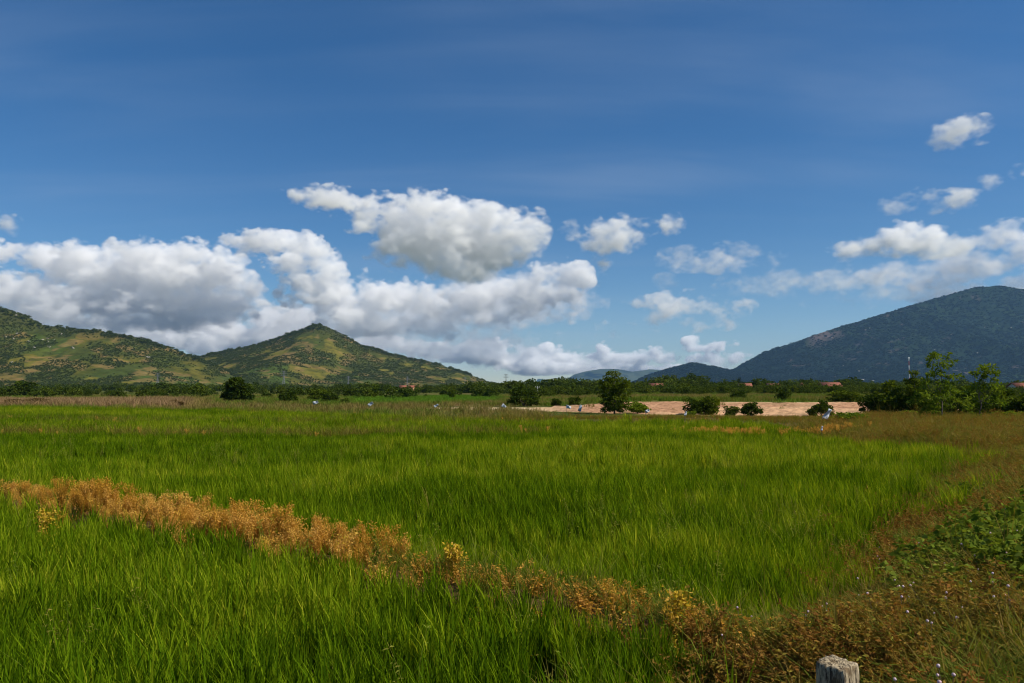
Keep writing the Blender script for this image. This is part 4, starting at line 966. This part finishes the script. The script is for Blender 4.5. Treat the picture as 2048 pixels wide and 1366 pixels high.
def cloud(label, puffs, D, seed, vox=1.8, dens=.05, soft=1.0, amp=1.0, wisp=.5):
    """cumulus from puffs (column, row, half width, half height), all sizes in pixels of the 2048 px frame at distance D"""
    rg = np.random.default_rng(seed); k = D / FPX; v = vox * k; Q = []
    for (px, py, rx, ry) in puffs:
        c = at(px, py, D); c[1] += rg.uniform(-.6, .6) * rx * k; Q.append((c, np.array([rx, (rx + ry) * .62, ry]) * k))
    lo = np.min([c - r - 14 * k for c, r in Q], 0); hi = np.max([c + r + 14 * k for c, r in Q], 0)
    sh = np.ceil((hi - lo) / v).astype(int) + 1; ax = [lo[i] + v * np.arange(sh[i]) for i in range(3)]
    F = np.full(sh, -60., np.float32)
    for c, r in Q:
        a = [max(0, int((c[i] - r[i] * 1.9 - 6 * k - lo[i]) / v)) for i in range(3)]; b = [min(sh[i], int((c[i] + r[i] * 1.9 + 6 * k - lo[i]) / v) + 2) for i in range(3)]
        g = [((ax[i][a[i]:b[i]] - c[i]) / r[i]) ** 2 for i in range(3)]
        f = ((1 - np.sqrt(g[0][:, None, None] + g[1][None, :, None] + g[2][None, None, :])) * min(r) / k).astype(np.float32)
        S = tuple(slice(a[i], b[i]) for i in range(3)); A = F[S]; h = np.maximum(5. - np.abs(A - f), 0) / 5.; F[S] = np.maximum(A, f) + h * h * 1.25
    N = np.zeros(sh, np.float32)
    zr = np.linspace(0, 1, sh[2], dtype=np.float32)[None, None, :]      # crisper towards the tops, softer at the base
    for cell, a in ((26, 6.6), (12, 6.0), (6, 4.4), (3.0, 2.1)):
        n = _noise3(sh, cell / vox, rg); N += a * amp * (1 if cell > 8 else .75 + .5 * zr) * ((1 - wisp) * 1.5 * (np.abs(n) - .8) + wisp * n)
    F = F + N * np.clip((F + 11 + 12 * wisp) / 8, 0, 1) + 3.6             # no stray flecks away from the body
    d = np.clip(F / (11.0 * soft * (1.45 - .95 * zr)), 0, 1)
    d = d * d * (3 - 2 * d) * (.25 + .75 * np.clip(.5 + .42 * _noise3(sh, 9 / vox, rg) + .3 * _noise3(sh, 4 / vox, rg), 0, 1.3)) * (dens * 1.35 / k)
    me = bpy.data.meshes.new('cloud'); me.vertices.add(int(sh.prod())); me.attributes.new('density', 'FLOAT', 'POINT').data.foreach_set('value', d.astype(np.float32).ravel())
    o = ob('cloud', me); tag(o, label, kind='stuff')
    g = bpy.data.node_groups.new('cloud', 'GeometryNodeTree')
    g.interface.new_socket('Geometry', in_out='INPUT', socket_type='NodeSocketGeometry'); g.interface.new_socket('Geometry', in_out='OUTPUT', socket_type='NodeSocketGeometry')
    n, L = g.nodes, g.links; gi = n.new('NodeGroupInput'); go = n.new('NodeGroupOutput'); cur = n.new('GeometryNodeInputPosition').outputs[0]
    for op, val in (('SUBTRACT', lo), ('DIVIDE', (v,) * 3), ('ADD', (.5,) * 3), ('FLOOR', None)):
        q = n.new('ShaderNodeVectorMath'); q.operation = op; L.new(cur, q.inputs[0]); cur = q.outputs[0]
        if val is not None: q.inputs[1].default_value = val
    se = n.new('ShaderNodeSeparateXYZ'); L.new(cur, se.inputs[0])
    def im(op, a, b):
        q = n.new('FunctionNodeIntegerMath'); q.operation = op
        for i, x in enumerate((a, b)):
            if isinstance(x, int): q.inputs[i].default_value = x
            else: L.new(x, q.inputs[i])
        return q.outputs[0]
    idx = im('ADD', im('MULTIPLY', im('ADD', im('MULTIPLY', se.outputs[0], int(sh[1])), se.outputs[1]), int(sh[2])), se.outputs[2])
    si = n.new('GeometryNodeSampleIndex'); si.data_type = 'FLOAT'; si.clamp = True
    na = n.new('GeometryNodeInputNamedAttribute'); na.data_type = 'FLOAT'; na.inputs['Name'].default_value = 'density'
    L.new(gi.outputs[0], si.inputs['Geometry']); L.new(na.outputs[0], si.inputs['Value']); L.new(idx, si.inputs['Index'])
    vc = n.new('GeometryNodeVolumeCube'); L.new(si.outputs[0], vc.inputs['Density']); vc.inputs['Min'].default_value = lo; vc.inputs['Max'].default_value = lo + v * (sh - 1)
    for i, a in enumerate('XYZ'): vc.inputs['Resolution ' + a].default_value = int(sh[i])
    sm = n.new('GeometryNodeSetMaterial'); sm.inputs['Material'].default_value = M_CLOUD; L.new(vc.outputs[0], sm.inputs[0]); L.new(sm.outputs[0], go.inputs[0])
    o.modifiers.new('vapour', 'NODES').node_group = g; me.materials.append(M_CLOUD)
    return int(sh.prod())
NV = 0
NV += cloud('broad grey-bellied cloud with a tail pointing left, high over the valley',
    [(600, 387, 20, 7), (640, 394, 34, 14), (680, 408, 40, 22), (730, 414, 45, 26), (790, 422, 50, 34), (850, 420, 52, 34), (900, 435, 58, 42), (960, 448, 52, 36), (1010, 448, 42, 34), (1052, 470, 36, 40), (860, 468, 100, 42), (960, 488, 90, 40), (800, 488, 46, 40), (820, 518, 56, 22), (880, 528, 58, 24), (950, 528, 56, 30), (1005, 508, 46, 32), (770, 520, 18, 10), (1075, 455, 20, 26), (1060, 500, 30, 22), (740, 445, 36, 18), (920, 545, 40, 16)], 8200, 41, soft=1.9, wisp=.8)
NV += cloud('long heavy cloud bank with a dark flat base above the left hill',
    [(-40, 505, 60, 26), (30, 500, 42, 18), (70, 508, 38, 24), (115, 520, 46, 30), (165, 520, 50, 26), (158, 497, 20, 9), (222, 500, 20, 10), (230, 525, 55, 30), (300, 512, 60, 28), (355, 510, 56, 24), (405, 508, 42, 20), (435, 498, 18, 12), (150, 548, 70, 36), (250, 552, 95, 48), (350, 552, 88, 46), (440, 556, 58, 36), (482, 575, 38, 30), (90, 592, 80, 34), (200, 598, 110, 40), (300, 606, 110, 36), (400, 602, 96, 32), (470, 602, 44, 24), (50, 570, 46, 22), (250, 632, 115, 18), (330, 634, 95, 15), (-20, 600, 60, 28), (20, 642, 26, 12), (140, 625, 80, 22), (500, 590, 26, 18), (420, 632, 70, 14), (60, 615, 70, 24), (-30, 560, 60, 30), (450, 530, 34, 22), (200, 645, 100, 12)], 14600, 42, soft=1.6, wisp=.7)
NV += cloud('towering white cloud just left of the pointed hill summit',
    [(458, 487, 14, 6), (500, 490, 38, 20), (540, 490, 38, 24), (575, 486, 32, 20), (612, 492, 34, 26), (640, 520, 36, 30), (668, 543, 26, 20), (590, 528, 52, 24), (612, 566, 46, 28), (622, 598, 44, 18), (580, 592, 28, 14), (652, 586, 30, 20)], 13900, 43, soft=1.0, wisp=.3)
NV += cloud('lumpy grey and white cloud mass over the pointed hill',
    [(680, 592, 38, 30), (735, 568, 30, 20), (760, 600, 48, 36), (800, 590, 38, 32), (848, 582, 32, 24), (872, 620, 58, 32), (720, 632, 58, 30), (645, 622, 36, 20), (700, 652, 56, 20), (765, 652, 56, 20), (835, 645, 56, 20), (920, 640, 58, 20), (958, 602, 56, 36), (1008, 575, 46, 30), (1040, 612, 56, 26), (1095, 553, 36, 22), (1140, 545, 32, 20), (1085, 602, 50, 24), (1130, 590, 30, 24), (1148, 612, 14, 14), (980, 652, 48, 12), (905, 660, 50, 10), (560, 612, 30, 14), (600, 625, 44, 14), (640, 645, 46, 14), (1060, 585, 60, 26), (1165, 560, 16, 16), (910, 590, 44, 24), (1000, 635, 60, 18), (1080, 630, 44, 14), (690, 615, 50, 26)], 14900, 44, soft=1.6, wisp=.75)
NV += cloud('thin grey veil of cloud filling the gaps behind the lumpy masses',
    [(60, 640, 120, 30), (300, 640, 200, 40), (600, 630, 150, 50), (800, 640, 170, 55), (1000, 610, 150, 50), (1090, 600, 110, 45), (950, 690, 220, 26), (650, 690, 160, 28)], 17600, 56, vox=2.8, dens=.011, soft=3.4, amp=1.6, wisp=1.0)
NV += cloud('low pale cloud bank in the gap behind the two green hills',
    [(250, 665, 60, 18), (320, 668, 60, 20), (390, 660, 54, 22), (450, 656, 46, 20), (400, 685, 80, 20), (480, 675, 56, 24), (540, 645, 44, 28), (560, 665, 56, 24), (605, 645, 36, 22), (640, 675, 46, 24), (705, 690, 46, 20), (760, 683, 54, 16), (820, 697, 50, 14), (865, 703, 40, 12), (440, 705, 60, 14), (15, 655, 40, 16)], 20000, 45, vox=2.3, dens=.09, soft=1.0, amp=.8, wisp=.3)
NV += cloud('row of small bright cloud heads low over the far blue mountain',
    [(900, 712, 38, 16), (955, 705, 40, 22), (990, 692, 28, 14), (1000, 722, 56, 14), (1050, 704, 20, 11), (1070, 716, 36, 16), (1098, 702, 24, 12), (1120, 717, 36, 14), (1160, 722, 32, 10), (1208, 700, 13, 14), (1215, 717, 32, 12), (1252, 722, 32, 11), (1280, 717, 28, 12), (1312, 705, 14, 15), (1332, 718, 26, 12), (1385, 690, 16, 14), (1405, 697, 22, 8), (1440, 692, 20, 9), (1420, 717, 40, 10), (1468, 714, 22, 8), (1100, 738, 90, 8), (1250, 738, 110, 7)], 22000, 46, vox=1.6, dens=.13, soft=.9, amp=.55, wisp=.2)
NV += cloud('small ragged cloud with a wisp to the right, beside the broad high cloud',
    [(1150, 466, 22, 16), (1198, 464, 32, 22), (1235, 462, 28, 22), (1218, 490, 36, 20), (1268, 476, 22, 11), (1300, 460, 22, 9), (1335, 450, 18, 8), (1208, 538, 18, 28)], 7600, 47, dens=.036, soft=2.4, amp=1.15, wisp=.9)
NV += cloud('broken wispy cloud scraps over the low wooded hill',
    [(1228, 656, 26, 9), (1270, 650, 26, 9), (1312, 640, 28, 13), (1290, 605, 20, 6), (1370, 605, 34, 12), (1420, 637, 34, 13), (1452, 620, 26, 11), (1372, 645, 16, 8), (1480, 615, 18, 9), (1280, 688, 16, 7), (1340, 620, 40, 10), (1400, 618, 40, 12), (1250, 660, 40, 8)], 11000, 48, dens=.032, soft=3.2, amp=1.25, wisp=1.0)
NV += cloud('thin faint cloud shreds in mid-sky left of the rounded white cloud',
    [(1430, 515, 36, 10), (1485, 520, 36, 9), (1390, 522, 26, 8), (1500, 562, 24, 10), (1545, 565, 22, 8), (1600, 560, 20, 9), (1650, 548, 26, 14), (1665, 572, 28, 16), (1560, 585, 16, 6), (1690, 600, 22, 6), (1332, 565, 12, 7), (1620, 605, 24, 6), (1450, 518, 70, 12), (1580, 570, 80, 14), (1700, 560, 60, 20), (1720, 590, 60, 12)], 9500, 49, dens=.016, soft=3.4, amp=1.3, wisp=1.0)
NV += cloud('rounded white cloud with a grey base left of the mountain summit',
    [(1700, 500, 30, 15), (1745, 492, 36, 22), (1790, 480, 34, 26), (1820, 466, 34, 26), (1850, 480, 36, 24), (1895, 490, 38, 18), (1800, 503, 76, 14)], 9000, 50, soft=1.5, amp=.8, wisp=.5)
NV += cloud('soft pale cloud bank behind the summit at the right frame edge',
    [(1945, 478, 24, 18), (2000, 478, 48, 28), (2050, 500, 50, 42), (1970, 538, 62, 26), (1900, 562, 64, 17), (1845, 590, 44, 10), (1960, 578, 80, 20), (2070, 570, 60, 28), (2130, 530, 70, 50), (1780, 555, 60, 20), (1850, 550, 60, 24), (1910, 530, 50, 24), (1990, 600, 90, 18), (1900, 590, 70, 16)], 12000, 51, vox=2.4, dens=.03, soft=2.6, wisp=.8)
NV += cloud('small lone fluffy cloud high on the right', [(1895, 272, 26, 20), (1930, 260, 32, 18), (1962, 260, 16, 13), (1882, 296, 12, 10)], 6800, 52, dens=.026, soft=2.8, amp=1.25, wisp=1.0)
NV += cloud('small soft cloud with side wisps above the rounded white cloud', [(1835, 402, 22, 14), (1855, 406, 20, 11), (1800, 410, 20, 5), (1918, 400, 24, 7)], 7600, 53, dens=.026, soft=2.6, amp=1.2, wisp=1.0)
NV += cloud('little cloud puff cut by the right frame edge', [(2040, 350, 22, 14), (2000, 362, 20, 6)], 7600, 54, dens=.03, soft=2.4, amp=1.2, wisp=1.0)
NV += cloud('little cloud puff cut by the left frame edge', [(0, 448, 24, 11)], 8200, 55, dens=.03, soft=2.4, amp=1.1, wisp=1.0)
print('clouds', NV, round(time.time() - T0, 1))

# ------------------------------------------------------------------ haze over the plain
def haze():
    b = MB(); b.box((0, 0, 323.), (26300, 26300, 652)); m, n, l = new_mat('haze_air'); o = n.new('ShaderNodeOutputMaterial'); p = n.new('ShaderNodeVolumePrincipled')
    p.inputs['Color'].default_value = (.32, .60, 1, 1); p.inputs['Density'].default_value = HAZE; p.inputs['Anisotropy'].default_value = .3
    l.new(p.outputs[0], o.inputs['Volume']); tag(ob('haze', b.mesh('haze', m)), 'thin blue haze over the plain and hills', kind='stuff')
HAZE = 4.2e-5
haze()
print('script', round(time.time() - T0, 1))
